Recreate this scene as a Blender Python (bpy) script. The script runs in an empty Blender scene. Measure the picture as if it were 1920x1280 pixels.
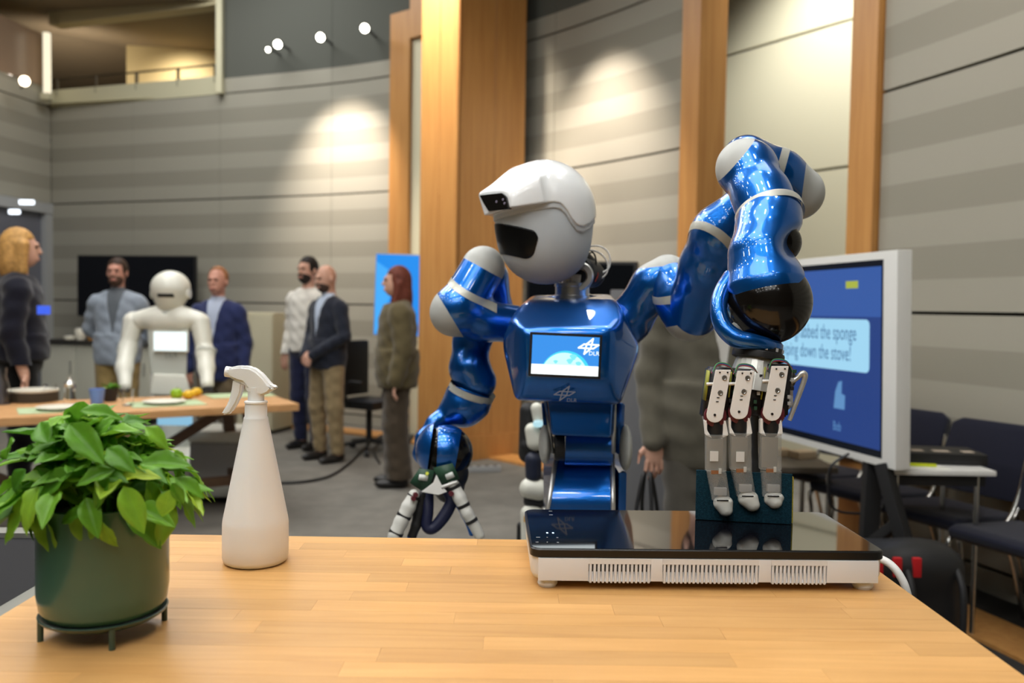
import bpy, bmesh, math, random
import numpy as np
from mathutils import Vector, Matrix

# ------------------------------------------------------------------ camera
F_PX = 1600.0
CAM_Z = 1.38
PITCH = math.atan(65.0 / F_PX)
ROLL = 0.015
scene = bpy.context.scene
COL = scene.collection

_F = np.array([0, math.cos(PITCH), -math.sin(PITCH)])
_R0 = np.array([1.0, 0, 0])
_U0 = np.array([0, math.sin(PITCH), math.cos(PITCH)])
_R = math.cos(ROLL) * _R0 + math.sin(ROLL) * _U0
_U = -math.sin(ROLL) * _R0 + math.cos(ROLL) * _U0


def ray(px, py):
    return _F + (px - 960.0) / F_PX * _R - (py - 640.0) / F_PX * _U


def at(px, py, Y):
    """world point seen at photo position px,py that stands Y metres into the room"""
    d = ray(px, py)
    t = Y / d[1]
    return Vector((d[0] * t, Y, CAM_Z + d[2] * t))


def on_z(px, py, z):
    d = ray(px, py)
    t = (z - CAM_Z) / d[2]
    return Vector((d[0] * t, d[1] * t, z))


cam_data = bpy.data.cameras.new('camera')
cam = bpy.data.objects.new('camera', cam_data)
COL.objects.link(cam)
cam_data.sensor_width = 36.0
cam_data.lens = F_PX / 1920.0 * 36.0
cam_data.clip_start = 0.02
cam_data.clip_end = 100
cam.matrix_world = Matrix(((_R[0], _U[0], -_F[0], 0), (_R[1], _U[1], -_F[1], 0),
                           (_R[2], _U[2], -_F[2], CAM_Z), (0, 0, 0, 1)))
cam_data.dof.use_dof = True
cam_data.dof.focus_distance = 1.42
cam_data.dof.aperture_fstop = 3.6
scene.camera = cam

# ------------------------------------------------------------------ world, exposure, large lights
world = bpy.data.worlds.new('world')
scene.world = world
world.use_nodes = True
world.node_tree.nodes['Background'].inputs[0].default_value = (1.0, 0.93, 0.84, 1)
world.node_tree.nodes['Background'].inputs[1].default_value = 0.03
scene.view_settings.view_transform = 'Standard'
scene.view_settings.look = 'None'
scene.view_settings.gamma = 1.0
scene.view_settings.exposure = 0.0
scene.view_settings.use_curve_mapping = False
scene.cycles.max_bounces = 8
scene.cycles.diffuse_bounces = 4
scene.cycles.glossy_bounces = 4
scene.cycles.transmission_bounces = 6
scene.cycles.transparent_max_bounces = 12
scene.cycles.caustics_reflective = False
scene.cycles.caustics_refractive = False
scene.cycles.sample_clamp_indirect = 40.0

CEIL = 5.6
WARM = (1.0, 0.87, 0.72)
NEUTRAL = (1.0, 0.99, 0.965)


def area(name, loc, sx, sy, power, color=NEUTRAL, target=None):
    l = bpy.data.lights.new(name, 'AREA')
    l.shape = 'RECTANGLE'
    l.size, l.size_y = sx, sy
    l.energy = power
    l.color = color
    o = bpy.data.objects.new(name, l)
    o.location = loc
    if target is not None:
        o.rotation_euler = (Vector(target) - Vector(loc)).to_track_quat('-Z', 'Y').to_euler()
    COL.objects.link(o)
    return o


def spot(name, loc, target, power, angle, blend=0.6, color=WARM, radius=0.05):
    l = bpy.data.lights.new(name, 'SPOT')
    l.energy = power
    l.spot_size = math.radians(angle)
    l.spot_blend = blend
    l.color = color
    l.shadow_soft_size = radius
    o = bpy.data.objects.new(name, l)
    o.location = loc
    o.rotation_euler = (Vector(target) - Vector(loc)).to_track_quat('-Z', 'Y').to_euler()
    COL.objects.link(o)
    return o


# unseen area lights under the ceiling, kept as ambient fill
for lx, ly, sx, sy, pw in [(-1.2, 0.6, 2.8, 2.8, 95), (1.2, 3.0, 2.0, 2.0, 45), (-3.2, 4.6, 2.6, 2.6, 95),
                           (-3.4, 8.2, 2.4, 2.4, 125), (-0.8, -3.0, 3.0, 3.0, 90)]:
    area('ceiling_fill_light', (lx, ly, CEIL - 0.05), sx, sy, pw)

# ------------------------------------------------------------------ materials
MATS = {}


def new_mat(name):
    m = bpy.data.materials.new(name)
    m.use_nodes = True
    return m, m.node_tree.nodes, m.node_tree.links, m.node_tree.nodes['Principled BSDF']


def mat(name, color, rough=0.5, metal=0.0, coat=0.0, spec=0.5, noise=0.0, nscale=20.0, bump=0.0, bscale=200.0,
        trans=0.0, ior=1.45, sss=0.0, sheen=0.0, emit=None, estr=1.0, alpha=1.0):
    if name in MATS:
        return MATS[name]
    m, N, L, b = new_mat(name)
    b.inputs['Base Color'].default_value = (*color, 1)
    b.inputs['Roughness'].default_value = rough
    b.inputs['Metallic'].default_value = metal
    b.inputs['Coat Weight'].default_value = coat
    b.inputs['Coat Roughness'].default_value = 0.03
    b.inputs['Specular IOR Level'].default_value = spec
    b.inputs['IOR'].default_value = ior
    b.inputs['Transmission Weight'].default_value = trans
    b.inputs['Sheen Weight'].default_value = sheen
    b.inputs['Alpha'].default_value = alpha
    if sss:
        b.inputs['Subsurface Weight'].default_value = sss
        b.inputs['Subsurface Radius'].default_value = (0.02, 0.02, 0.02)
        b.inputs['Subsurface Scale'].default_value = 1.0
    if emit is not None:
        b.inputs['Emission Color'].default_value = (*emit, 1)
        b.inputs['Emission Strength'].default_value = estr
    if noise or bump:
        tc = N.new('ShaderNodeTexCoord')
        if noise:
            t = N.new('ShaderNodeTexNoise')
            t.inputs['Scale'].default_value = nscale
            t.inputs['Detail'].default_value = 4
            L.new(tc.outputs['Object'], t.inputs['Vector'])
            r = N.new('ShaderNodeMapRange')
            r.inputs['From Min'].default_value = 0.3
            r.inputs['From Max'].default_value = 0.7
            r.inputs['To Min'].default_value = 1 - noise
            r.inputs['To Max'].default_value = 1 + noise
            L.new(t.outputs['Fac'], r.inputs['Value'])
            mx = N.new('ShaderNodeVectorMath')
            mx.operation = 'SCALE'
            mx.inputs[0].default_value = color
            L.new(r.outputs[0], mx.inputs['Scale'])
            L.new(mx.outputs[0], b.inputs['Base Color'])
        if bump:
            t2 = N.new('ShaderNodeTexNoise')
            t2.inputs['Scale'].default_value = bscale
            t2.inputs['Detail'].default_value = 3
            L.new(tc.outputs['Object'], t2.inputs['Vector'])
            bp = N.new('ShaderNodeBump')
            bp.inputs['Strength'].default_value = bump
            bp.inputs['Distance'].default_value = 0.004
            L.new(t2.outputs['Fac'], bp.inputs['Height'])
            L.new(bp.outputs[0], b.inputs['Normal'])
    MATS[name] = m
    return m


def emat(name, color, strength):
    if name in MATS:
        return MATS[name]
    m, N, L, b = new_mat(name)
    b.inputs['Base Color'].default_value = (0.01, 0.01, 0.01, 1)
    b.inputs['Roughness'].default_value = 0.25
    b.inputs['Emission Color'].default_value = (*color, 1)
    b.inputs['Emission Strength'].default_value = strength
    MATS[name] = m
    return m


def s2l(r, g, b):
    f = lambda c: (c / 255.0 / 12.92) if c <= 10 else ((c / 255.0 + 0.055) / 1.055) ** 2.4
    return (f(r), f(g), f(b))


def wood_mat(name, c1, c2, scale=(1.2, 22, 22), rough=0.45, rnd=0.0, coat=0.0):
    """long-grain wood; c1/c2 the grain's two tones, rnd the tone spread between planks"""
    if name in MATS:
        return MATS[name]
    m, N, L, b = new_mat(name)
    tc = N.new('ShaderNodeTexCoord')
    oi = N.new('ShaderNodeObjectInfo')
    mp = N.new('ShaderNodeMapping')
    mp.inputs['Scale'].default_value = scale
    add = N.new('ShaderNodeVectorMath')
    add.operation = 'ADD'
    sc = N.new('ShaderNodeVectorMath')
    sc.operation = 'SCALE'
    sc.inputs[0].default_value = (37.0, 11.0, 23.0)
    L.new(oi.outputs['Random'], sc.inputs['Scale'])
    L.new(tc.outputs['Object'], mp.inputs['Vector'])
    L.new(mp.outputs[0], add.inputs[0])
    L.new(sc.outputs[0], add.inputs[1])
    n1 = N.new('ShaderNodeTexNoise')
    n1.inputs['Scale'].default_value = 3.0
    n1.inputs['Detail'].default_value = 6
    n1.inputs['Distortion'].default_value = 0.6
    L.new(add.outputs[0], n1.inputs['Vector'])
    cr = N.new('ShaderNodeValToRGB')
    cr.color_ramp.elements[0].position = 0.3
    cr.color_ramp.elements[0].color = (*c1, 1)
    cr.color_ramp.elements[1].position = 0.72
    cr.color_ramp.elements[1].color = (*c2, 1)
    L.new(n1.outputs['Fac'], cr.inputs['Fac'])
    r = N.new('ShaderNodeMapRange')
    r.inputs['To Min'].default_value = 1 - rnd
    r.inputs['To Max'].default_value = 1 + rnd
    L.new(oi.outputs['Random'], r.inputs['Value'])
    mul = N.new('ShaderNodeVectorMath')
    mul.operation = 'SCALE'
    L.new(cr.outputs['Color'], mul.inputs[0])
    L.new(r.outputs[0], mul.inputs['Scale'])
    L.new(mul.outputs[0], b.inputs['Base Color'])
    b.inputs['Roughness'].default_value = rough
    b.inputs['Coat Weight'].default_value = coat
    MATS[name] = m
    return m


# ------------------------------------------------------------------ object helpers
def set_props(o, label=None, cat=None, group=None, kind=None):
    if label:
        o['label'] = label
    if cat:
        o['category'] = cat
    if group:
        o['group'] = group
    if kind:
        o['kind'] = kind
    return o


def thing(name, label, cat, loc=(0, 0, 0), rotz=0.0, group=None):
    o = bpy.data.objects.new(name, None)
    o.empty_display_size = 0.05
    o.location = loc
    o.rotation_euler = (0, 0, rotz)
    COL.objects.link(o)
    return set_props(o, label, cat, group)


def link(name, me, m=None, parent=None, world=False, smooth=False):
    o = bpy.data.objects.new(name, me)
    COL.objects.link(o)
    if m is not None and not me.materials:
        me.materials.append(m)
    if smooth:
        me.polygons.foreach_set('use_smooth', [True] * len(me.polygons))
    if parent is not None:
        o.parent = parent
        if world and parent.parent is None and parent.type == 'EMPTY':
            e = parent.rotation_euler
            mw = Matrix.Translation(parent.location) @ e.to_matrix().to_4x4()
            o.matrix_parent_inverse = mw.inverted()
    return o


def mesh_py(verts, faces, name='mesh'):
    me = bpy.data.meshes.new(name)
    me.from_pydata([tuple(v) for v in verts], [], faces)
    me.update()
    return me


def mesh_bm(bm, name='mesh'):
    me = bpy.data.meshes.new(name)
    bm.to_mesh(me)
    bm.free()
    return me


def sharp(me, deg=35):
    """smooth shading but keep creases"""
    bm = bmesh.new()
    bm.from_mesh(me)
    a = math.radians(deg)
    for e in bm.edges:
        e.smooth = not (len(e.link_faces) == 2 and e.calc_face_angle(0) > a)
    bm.to_mesh(me)
    bm.free()
    me.polygons.foreach_set('use_smooth', [True] * len(me.polygons))
    return me


def bm_box(bm, c, s, M=None):
    """axis box of full size s centred c, optionally moved by matrix M"""
    vs = []
    for x in (-.5, .5):
        for y in (-.5, .5):
            for z in (-.5, .5):
                v = Vector((c[0] + x * s[0], c[1] + y * s[1], c[2] + z * s[2]))
                vs.append(bm.verts.new(M @ v if M is not None else v))
    for f in [(0, 1, 3, 2), (4, 6, 7, 5), (0, 4, 5, 1), (2, 3, 7, 6), (0, 2, 6, 4), (1, 5, 7, 3)]:
        bm.faces.new([vs[i] for i in f])
    return vs


def box_mesh(c, s, bevel=0.0, seg=2, M=None):
    bm = bmesh.new()
    bm_box(bm, c, s)
    if bevel:
        bmesh.ops.bevel(bm, geom=bm.edges[:], offset=bevel, segments=seg, affect='EDGES', profile=0.7)
    if M is not None:
        bmesh.ops.transform(bm, matrix=M, verts=bm.verts)
    me = mesh_bm(bm)
    if bevel:
        sharp(me, 40)
    return me


def box(name, c, s, m, parent=None, bevel=0.0, M=None, world=False, seg=2):
    return link(name, box_mesh(c, s, bevel, seg, M), m, parent, world)


def frame_from(p, ax, up=(0, 0, 1)):
    """matrix whose z axis points along ax"""
    z = Vector(ax).normalized()
    u = Vector(up)
    if abs(z.dot(u)) > 0.98:
        u = Vector((0, 1, 0))
    x = u.cross(z).normalized()
    y = z.cross(x)
    return Matrix(((x.x, y.x, z.x, p[0]), (x.y, y.y, z.y, p[1]), (x.z, y.z, z.z, p[2]), (0, 0, 0, 1)))


def lathe_mesh(prof, seg=32, M=None, sharp_deg=40):
    """profile of (r, z) turned round z"""
    vs, fs = [], []
    n = len(prof)
    ring = []
    for r, z in prof:
        if r < 1e-6:
            ring.append([len(vs)])
            vs.append((0, 0, z))
        else:
            ring.append(list(range(len(vs), len(vs) + seg)))
            for k in range(seg):
                a = 2 * math.pi * k / seg
                vs.append((r * math.cos(a), r * math.sin(a), z))
    for i in range(n - 1):
        A, B = ring[i], ring[i + 1]
        if len(A) == 1 and len(B) == 1:
            continue
        for k in range(seg):
            k2 = (k + 1) % seg
            if len(A) == 1:
                fs.append((A[0], B[k2], B[k]))
            elif len(B) == 1:
                fs.append((A[k], A[k2], B[0]))
            else:
                fs.append((A[k], A[k2], B[k2], B[k]))
    if M is not None:
        vs = [M @ Vector(v) for v in vs]
    me = mesh_py(vs, fs)
    bm = bmesh.new()
    bm.from_mesh(me)
    bmesh.ops.recalc_face_normals(bm, faces=bm.faces)
    bm.to_mesh(me)
    bm.free()
    return sharp(me, sharp_deg)


def lathe(name, prof, m, parent=None, seg=32, M=None, world=False, sharp_deg=40):
    return link(name, lathe_mesh(prof, seg, M, sharp_deg), m, parent, world)


def rod(name, a, b, r, m, parent=None, world=False, r2=None, seg=14):
    a, b = Vector(a), Vector(b)
    L = (b - a).length
    r2 = r if r2 is None else r2
    return lathe(name, [(0, 0), (r, 0), (r2, L), (0, L)], m, parent, seg, frame_from(a, b - a), world)


def smooth_path(pts, n=8):
    """Catmull-Rom through pts"""
    P = [Vector(p) for p in pts]
    if len(P) < 3:
        return P
    P = [P[0] * 2 - P[1]] + P + [P[-1] * 2 - P[-2]]
    out = []
    for i in range(1, len(P) - 2):
        for k in range(n):
            t = k / n
            p0, p1, p2, p3 = P[i - 1], P[i], P[i + 1], P[i + 2]
            out.append(0.5 * ((2 * p1) + (p2 - p0) * t + (2 * p0 - 5 * p1 + 4 * p2 - p3) * t * t
                              + (3 * p1 - p0 - 3 * p2 + p3) * t ** 3))
    out.append(P[-2])
    return out


def tube_mesh(pts, rad, seg=10, caps=True):
    P = [Vector(p) for p in pts]
    n = len(P)
    R = [rad] * n if not hasattr(rad, '__len__') else list(np.interp(np.linspace(0, 1, n), np.linspace(0, 1, len(rad)), rad))
    vs, fs = [], []
    up = None
    for i in range(n):
        t = (P[min(i + 1, n - 1)] - P[max(i - 1, 0)]).normalized()
        if up is None:
            up = Vector((0, 0, 1)) if abs(t.z) < 0.9 else Vector((1, 0, 0))
        x = up.cross(t).normalized()
        y = t.cross(x)
        up = y
        for k in range(seg):
            a = 2 * math.pi * k / seg
            vs.append(P[i] + (math.cos(a) * x + math.sin(a) * y) * float(R[i]))
    for i in range(n - 1):
        for k in range(seg):
            k2 = (k + 1) % seg
            fs.append((i * seg + k, i * seg + k2, (i + 1) * seg + k2, (i + 1) * seg + k))
    if caps:
        fs.append(tuple(range(seg))[::-1])
        fs.append(tuple((n - 1) * seg + k for k in range(seg)))
    return sharp(mesh_py(vs, fs), 60)


def tube(name, pts, rad, m, parent=None, world=False, seg=10, smooth=6):
    return link(name, tube_mesh(smooth_path(pts, smooth) if smooth else pts, rad, seg), m, parent, world)


def prism_mesh(poly, depth, M=None, bevel=0.0):
    """polygon in xy, extruded to -depth..0 in z"""
    bm = bmesh.new()
    top = [bm.verts.new((x, y, 0)) for x, y in poly]
    bot = [bm.verts.new((x, y, -depth)) for x, y in poly]
    n = len(poly)
    bm.faces.new(top)
    bm.faces.new(bot[::-1])
    for i in range(n):
        j = (i + 1) % n
        bm.faces.new((top[j], top[i], bot[i], bot[j]))
    bmesh.ops.recalc_face_normals(bm, faces=bm.faces)
    if bevel:
        bmesh.ops.bevel(bm, geom=bm.edges[:], offset=bevel, segments=2, affect='EDGES')
    if M is not None:
        bmesh.ops.transform(bm, matrix=M, verts=bm.verts)
    me = mesh_bm(bm)
    return sharp(me, 40) if bevel else me


def hull_mesh(pts, bevel=0.0, seg=3):
    bm = bmesh.new()
    for p in pts:
        bm.verts.new(p)
    r = bmesh.ops.convex_hull(bm, input=bm.verts)
    loose = [v for v in bm.verts if not v.link_faces]
    bmesh.ops.delete(bm, geom=loose, context='VERTS')
    bmesh.ops.dissolve_limit(bm, angle_limit=math.radians(4), verts=bm.verts, edges=bm.edges)
    if bevel:
        bmesh.ops.bevel(bm, geom=bm.edges[:], offset=bevel, segments=seg, affect='EDGES', profile=0.6, clamp_overlap=True)
    bmesh.ops.recalc_face_normals(bm, faces=bm.faces)
    return sharp(mesh_bm(bm), 30)


def text_mesh(s, size, M, align='LEFT', thick=0.0):
    cu = bpy.data.curves.new('lettering', 'FONT')
    cu.body = s
    cu.size = size
    cu.align_x = align
    cu.extrude = thick
    cu.resolution_u = 3
    o = bpy.data.objects.new('lettering_tmp', cu)
    COL.objects.link(o)
    dg = bpy.context.evaluated_depsgraph_get()
    me = bpy.data.meshes.new_from_object(o.evaluated_get(dg))
    bpy.data.objects.remove(o)
    bpy.data.curves.remove(cu)
    me.transform(M)
    me.materials.clear()
    return me


# ------------------------------------------------------------------ implicit surfaces
def cone_d(P, a, b, r1, r2):
    a, b = np.asarray(a, float), np.asarray(b, float)
    ba = b - a
    pa = P - a
    h = np.clip(pa @ ba / max(ba @ ba, 1e-12), 0, 1)
    return np.linalg.norm(pa - h[:, None] * ba, axis=1) - (r1 + (r2 - r1) * h)


def ell_d(P, c, r, M=None):
    q = P - np.asarray(c, float)
    if M is not None:
        q = q @ np.asarray(M)
    r = np.asarray(r, float)
    k0 = np.linalg.norm(q / r, axis=1)
    k1 = np.linalg.norm(q / (r * r), axis=1) + 1e-9
    return k0 * (k0 - 1) / k1


def rbox_d(P, c, half, rad, M=None):
    q = P - np.asarray(c, float)
    if M is not None:
        q = q @ np.asarray(M)
    q = np.abs(q) - (np.asarray(half, float) - rad)
    return np.linalg.norm(np.maximum(q, 0), axis=1) + np.minimum(q.max(axis=1), 0) - rad


def smin(a, b, k):
    if k <= 0:
        return np.minimum(a, b)
    h = np.clip(0.5 + 0.5 * (b - a) / k, 0, 1)
    return b + (a - b) * h - k * h * (1 - h)


def smax(a, b, k):
    return -smin(-a, -b, k)


def union(k, *ds):
    d = ds[0]
    for e in ds[1:]:
        d = smin(d, e, k)
    return d


def iso_mesh(f, lo, hi, h, newton=2):
    """surface-nets polygonisation of f(P)=0; returns verts array, quads"""
    lo, hi = np.asarray(lo, float), np.asarray(hi, float)
    n = np.maximum(np.ceil((hi - lo) / h).astype(int) + 1, 3)
    xs = [lo[i] + h * np.arange(n[i]) for i in range(3)]
    G = np.stack(np.meshgrid(*xs, indexing='ij'), -1).reshape(-1, 3)
    V = np.concatenate([f(G[i:i + 400000]) for i in range(0, len(G), 400000)]).reshape(n)
    V = np.where(V == 0, 1e-9, V)
    S = V < 0
    c = n - 1
    acc = np.zeros((*c, 3))
    cnt = np.zeros(c)
    ii = np.stack(np.meshgrid(*[np.arange(k) for k in c], indexing='ij'), -1)
    for ax in range(3):
        o1, o2 = [k for k in range(3) if k != ax]
        for a in (0, 1):
            for b in (0, 1):
                s0 = [slice(0, c[k]) for k in range(3)]
                s0[o1] = slice(a, a + c[o1])
                s0[o2] = slice(b, b + c[o2])
                s1 = list(s0)
                s1[ax] = slice(1, 1 + c[ax])
                v0, v1 = V[tuple(s0)], V[tuple(s1)]
                cr = (v0 < 0) != (v1 < 0)
                t = np.where(cr, v0 / np.where(cr, v0 - v1, 1), 0)
                p = ii.astype(float)
                p = p.copy()
                p[..., o1] += a
                p[..., o2] += b
                p[..., ax] += t
                acc += np.where(cr[..., None], p, 0)
                cnt += cr
    act = cnt > 0
    idx = -np.ones(c, int)
    idx[act] = np.arange(act.sum())
    verts = lo + h * acc[act] / cnt[act][:, None]
    faces = []
    for ax in range(3):
        o1, o2 = [k for k in range(3) if k != ax]
        s0 = [slice(1, n[k] - 1) for k in range(3)]
        s0[ax] = slice(0, n[ax] - 1)
        s1 = list(s0)
        s1[ax] = slice(1, n[ax])
        A, B = S[tuple(s0)], S[tuple(s1)]
        E = np.argwhere(A != B)
        if not len(E):
            continue
        inside = A[tuple(E.T)]
        base = E.copy()
        base[:, o1] += 1
        base[:, o2] += 1
        q = []
        for d1, d2 in ((1, 1), (0, 1), (0, 0), (1, 0)):
            cc = base.copy()
            cc[:, o1] -= d1
            cc[:, o2] -= d2
            q.append(idx[tuple(cc.T)])
        q = np.stack(q, 1)
        flip = inside if ax != 1 else ~inside
        q[~flip] = q[~flip][:, ::-1]
        faces.append(q)
    faces = np.concatenate(faces)
    faces = faces[(faces >= 0).all(1)]
    e = h * 0.25
    for _ in range(newton):
        d = f(verts)
        g = np.stack([(f(verts + e * np.eye(3)[k]) - f(verts - e * np.eye(3)[k])) / (2 * e) for k in range(3)], 1)
        g2 = (g * g).sum(1)[:, None] + 1e-6
        step = np.clip(d[:, None] * g / g2, -h * 0.6, h * 0.6)
        verts = verts - step
    return verts, faces


def np_mesh(verts, faces, smooth=True):
    me = bpy.data.meshes.new('mesh')
    me.vertices.add(len(verts))
    me.vertices.foreach_set('co', np.asarray(verts, np.float32).ravel())
    faces = np.asarray(faces)
    k = faces.shape[1]
    me.loops.add(faces.size)
    me.loops.foreach_set('vertex_index', faces.ravel().astype(np.int32))
    me.polygons.add(len(faces))
    me.polygons.foreach_set('loop_start', (np.arange(len(faces)) * k).astype(np.int32))
    me.polygons.foreach_set('loop_total', np.full(len(faces), k, np.int32))
    if smooth:
        me.polygons.foreach_set('use_smooth', np.ones(len(faces), bool))
    me.update(calc_edges=True)
    me.validate()
    return me


def iso(f, lo, hi, h, newton=2):
    v, q = iso_mesh(f, lo, hi, h, newton)
    return np_mesh(v, q)


def bounds(pts, pad):
    A = np.array([tuple(p) for p in pts])
    return A.min(0) - pad, A.max(0) + pad


def cut(me, co, no, keep_positive):
    """the piece of a mesh on one side of a plane"""
    bm = bmesh.new()
    bm.from_mesh(me)
    bmesh.ops.bisect_plane(bm, geom=bm.verts[:] + bm.edges[:] + bm.faces[:], plane_co=co, plane_no=no,
                           clear_inner=keep_positive, clear_outer=not keep_positive)
    for f in bm.faces:
        f.smooth = True
    out = bpy.data.meshes.new('mesh')
    bm.to_mesh(out)
    bm.free()
    return out


def join_np(*parts):
    vs, fs, o = [], [], 0
    for v, q in parts:
        vs.append(v)
        fs.append(q + o)
        o += len(v)
    return np.concatenate(vs), np.concatenate(fs)
# ------------------------------------------------------------------ shared materials
M_CARPET = mat('carpet_grey', s2l(124, 121, 114), 0.95, spec=0.1, noise=0.12, nscale=6, bump=0.4, bscale=400)
M_CEIL = mat('ceiling_paint', s2l(150, 146, 132), 0.9)
M_CREAM = mat('cream_paint', s2l(228, 222, 192), 0.6)
M_BEIGE = mat('beige_paint', s2l(196, 186, 150), 0.7)
M_SHADEWALL = mat('upper_wall_shade', s2l(96, 98, 92), 0.9, spec=0.1)  # darker tone paints in the unlit wall above the spots' cones
M_WOODP = wood_mat('oak_veneer', s2l(188, 132, 72), s2l(206, 152, 88), scale=(9, 9, 0.5), rough=0.42, rnd=0.03)
M_GAP = mat('seam_shadow_gap', (0.02, 0.018, 0.015), 0.9)
M_BLACK = mat('black_plastic', (0.012, 0.012, 0.013), 0.45)
M_MATTE_BLACK = mat('matte_black_metal', (0.014, 0.014, 0.015), 0.6)
M_WHITE = mat('white_plastic', s2l(232, 232, 228), 0.35)
M_STEEL = mat('brushed_steel', (0.62, 0.62, 0.6), 0.3, metal=1.0)
M_SILVER = mat('satin_silver', (0.72, 0.72, 0.7), 0.35, metal=0.9)
M_GREY = mat('grey_plastic', s2l(170, 172, 172), 0.5)


def band_mat():
    m, N, L, b = new_mat('striped_wall_fabric')
    g = N.new('ShaderNodeNewGeometry')
    sx = N.new('ShaderNodeSeparateXYZ')
    L.new(g.outputs['Position'], sx.inputs[0])

    def math_n(op, a, v):
        n = N.new('ShaderNodeMath')
        n.operation = op
        L.new(a, n.inputs[0])
        n.inputs[1].default_value = v
        return n.outputs[0]
    z = math_n('SUBTRACT', sx.outputs['Z'], 0.13)
    z = math_n('DIVIDE', z, 1.25)
    z = math_n('FRACT', z, 0)
    z = math_n('MULTIPLY', z, 7.0)
    z = math_n('FLOOR', z, 0)
    z = math_n('MODULO', z, 2.0)
    tc = N.new('ShaderNodeTexCoord')
    nz = N.new('ShaderNodeTexNoise')
    nz.inputs['Scale'].default_value = 60
    L.new(tc.outputs['Object'], nz.inputs['Vector'])
    mx = N.new('ShaderNodeMix')
    mx.data_type = 'RGBA'
    mx.inputs['A'].default_value = (*s2l(164, 161, 148), 1)
    mx.inputs['B'].default_value = (*s2l(149, 146, 133), 1)
    L.new(z, mx.inputs['Factor'])
    bp = N.new('ShaderNodeBump')
    bp.inputs['Strength'].default_value = 0.15
    L.new(nz.outputs['Fac'], bp.inputs['Height'])
    L.new(bp.outputs[0], b.inputs['Normal'])
    L.new(mx.outputs['Result'], b.inputs['Base Color'])
    b.inputs['Roughness'].default_value = 0.75
    b.inputs['Specular IOR Level'].default_value = 0.25
    return m


M_BAND = band_mat()

# ------------------------------------------------------------------ floor, ceiling, far walls of the hall
fl = box('floor', (0, 4, -0.05), (22, 26, 0.1), M_CARPET)
set_props(fl, kind='structure')
ce = box('ceiling', (0, 3, CEIL + 0.05), (22, 28, 0.1), M_CEIL)
set_props(ce, kind='structure')
M_HALL = mat('hall_wall', s2l(92, 89, 82), 0.85)
for nm, c, s in [('wall_back', (0, -6.0, CEIL / 2), (22, 0.2, CEIL)),
                 ('wall_east', (8.0, 3, CEIL / 2), (0.2, 18, CEIL)),
                 ('wall_west', (-9.0, 3, CEIL / 2), (0.2, 18, CEIL))]:
    set_props(box(nm, c, s, M_HALL), kind='structure')

# ------------------------------------------------------------------ the curved panelled wall
CURVE = smooth_path([(-6.05, 11.22, 0), (-3.55, 10.36, 0), (-1.40, 9.45, 0), (.15, 8.1, 0), (1.16, 6.87, 0),
                     (1.72, 5.85, 0), (2.09, 4.91, 0), (2.41, 3.98, 0), (2.66, 2.9, 0), (2.8, 1.4, 0), (2.85, -0.6, 0)], 24)


class Arc:
    def __init__(s, P):
        s.P = P
        s.L = [0]
        for a, b in zip(P, P[1:]):
            s.L.append(s.L[-1] + (b - a).length)

    def p(s, t):
        t = max(0, min(t, s.L[-1]))
        i = max(0, min(int(np.searchsorted(s.L, t)) - 1, len(s.P) - 2))
        u = (t - s.L[i]) / (s.L[i + 1] - s.L[i])
        return s.P[i].lerp(s.P[i + 1], u)

    def n(s, t):
        d = (s.p(t + 0.05) - s.p(t - 0.05)).normalized()
        return Vector((d.y, -d.x, 0))      # towards the room

    def at_px(s, px):
        best = min(range(len(s.P)), key=lambda i: abs(960 + F_PX * s.P[i].x / max(s.P[i].y, .1) - px) if s.P[i].y > 0.5 else 1e9)
        return s.L[best]


ARC = Arc(CURVE)


def arc_patch(t0, t1, z0, z1, off, thick, n=6):
    """slab of the curved wall between arc lengths and heights; off = proud of the wall line"""
    vs, fs = [], []
    for i in range(n + 1):
        t = t0 + (t1 - t0) * i / n
        p, nn = ARC.p(t), ARC.n(t)
        # inward normal must face the camera side
        if nn.dot(Vector((0, 0, 0)) - p) < 0:
            nn = -nn
        a, b = p + nn * off, p + nn * (off - thick)
        for q in (a, b):
            for z in (z0, z1):
                vs.append((q.x, q.y, z))
    for i in range(n):
        k = 4 * i
        fs += [(k, k + 4, k + 5, k + 1), (k + 2, k + 3, k + 7, k + 6), (k + 1, k + 5, k + 7, k + 3), (k, k + 2, k + 6, k + 4)]
    fs += [(0, 1, 3, 2), (4 * n, 4 * n + 2, 4 * n + 3, 4 * n + 1)]
    me = mesh_py(vs, fs)
    bm = bmesh.new()
    bm.from_mesh(me)
    bmesh.ops.recalc_face_normals(bm, faces=bm.faces)
    bm.to_mesh(me)
    bm.free()
    return me


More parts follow.
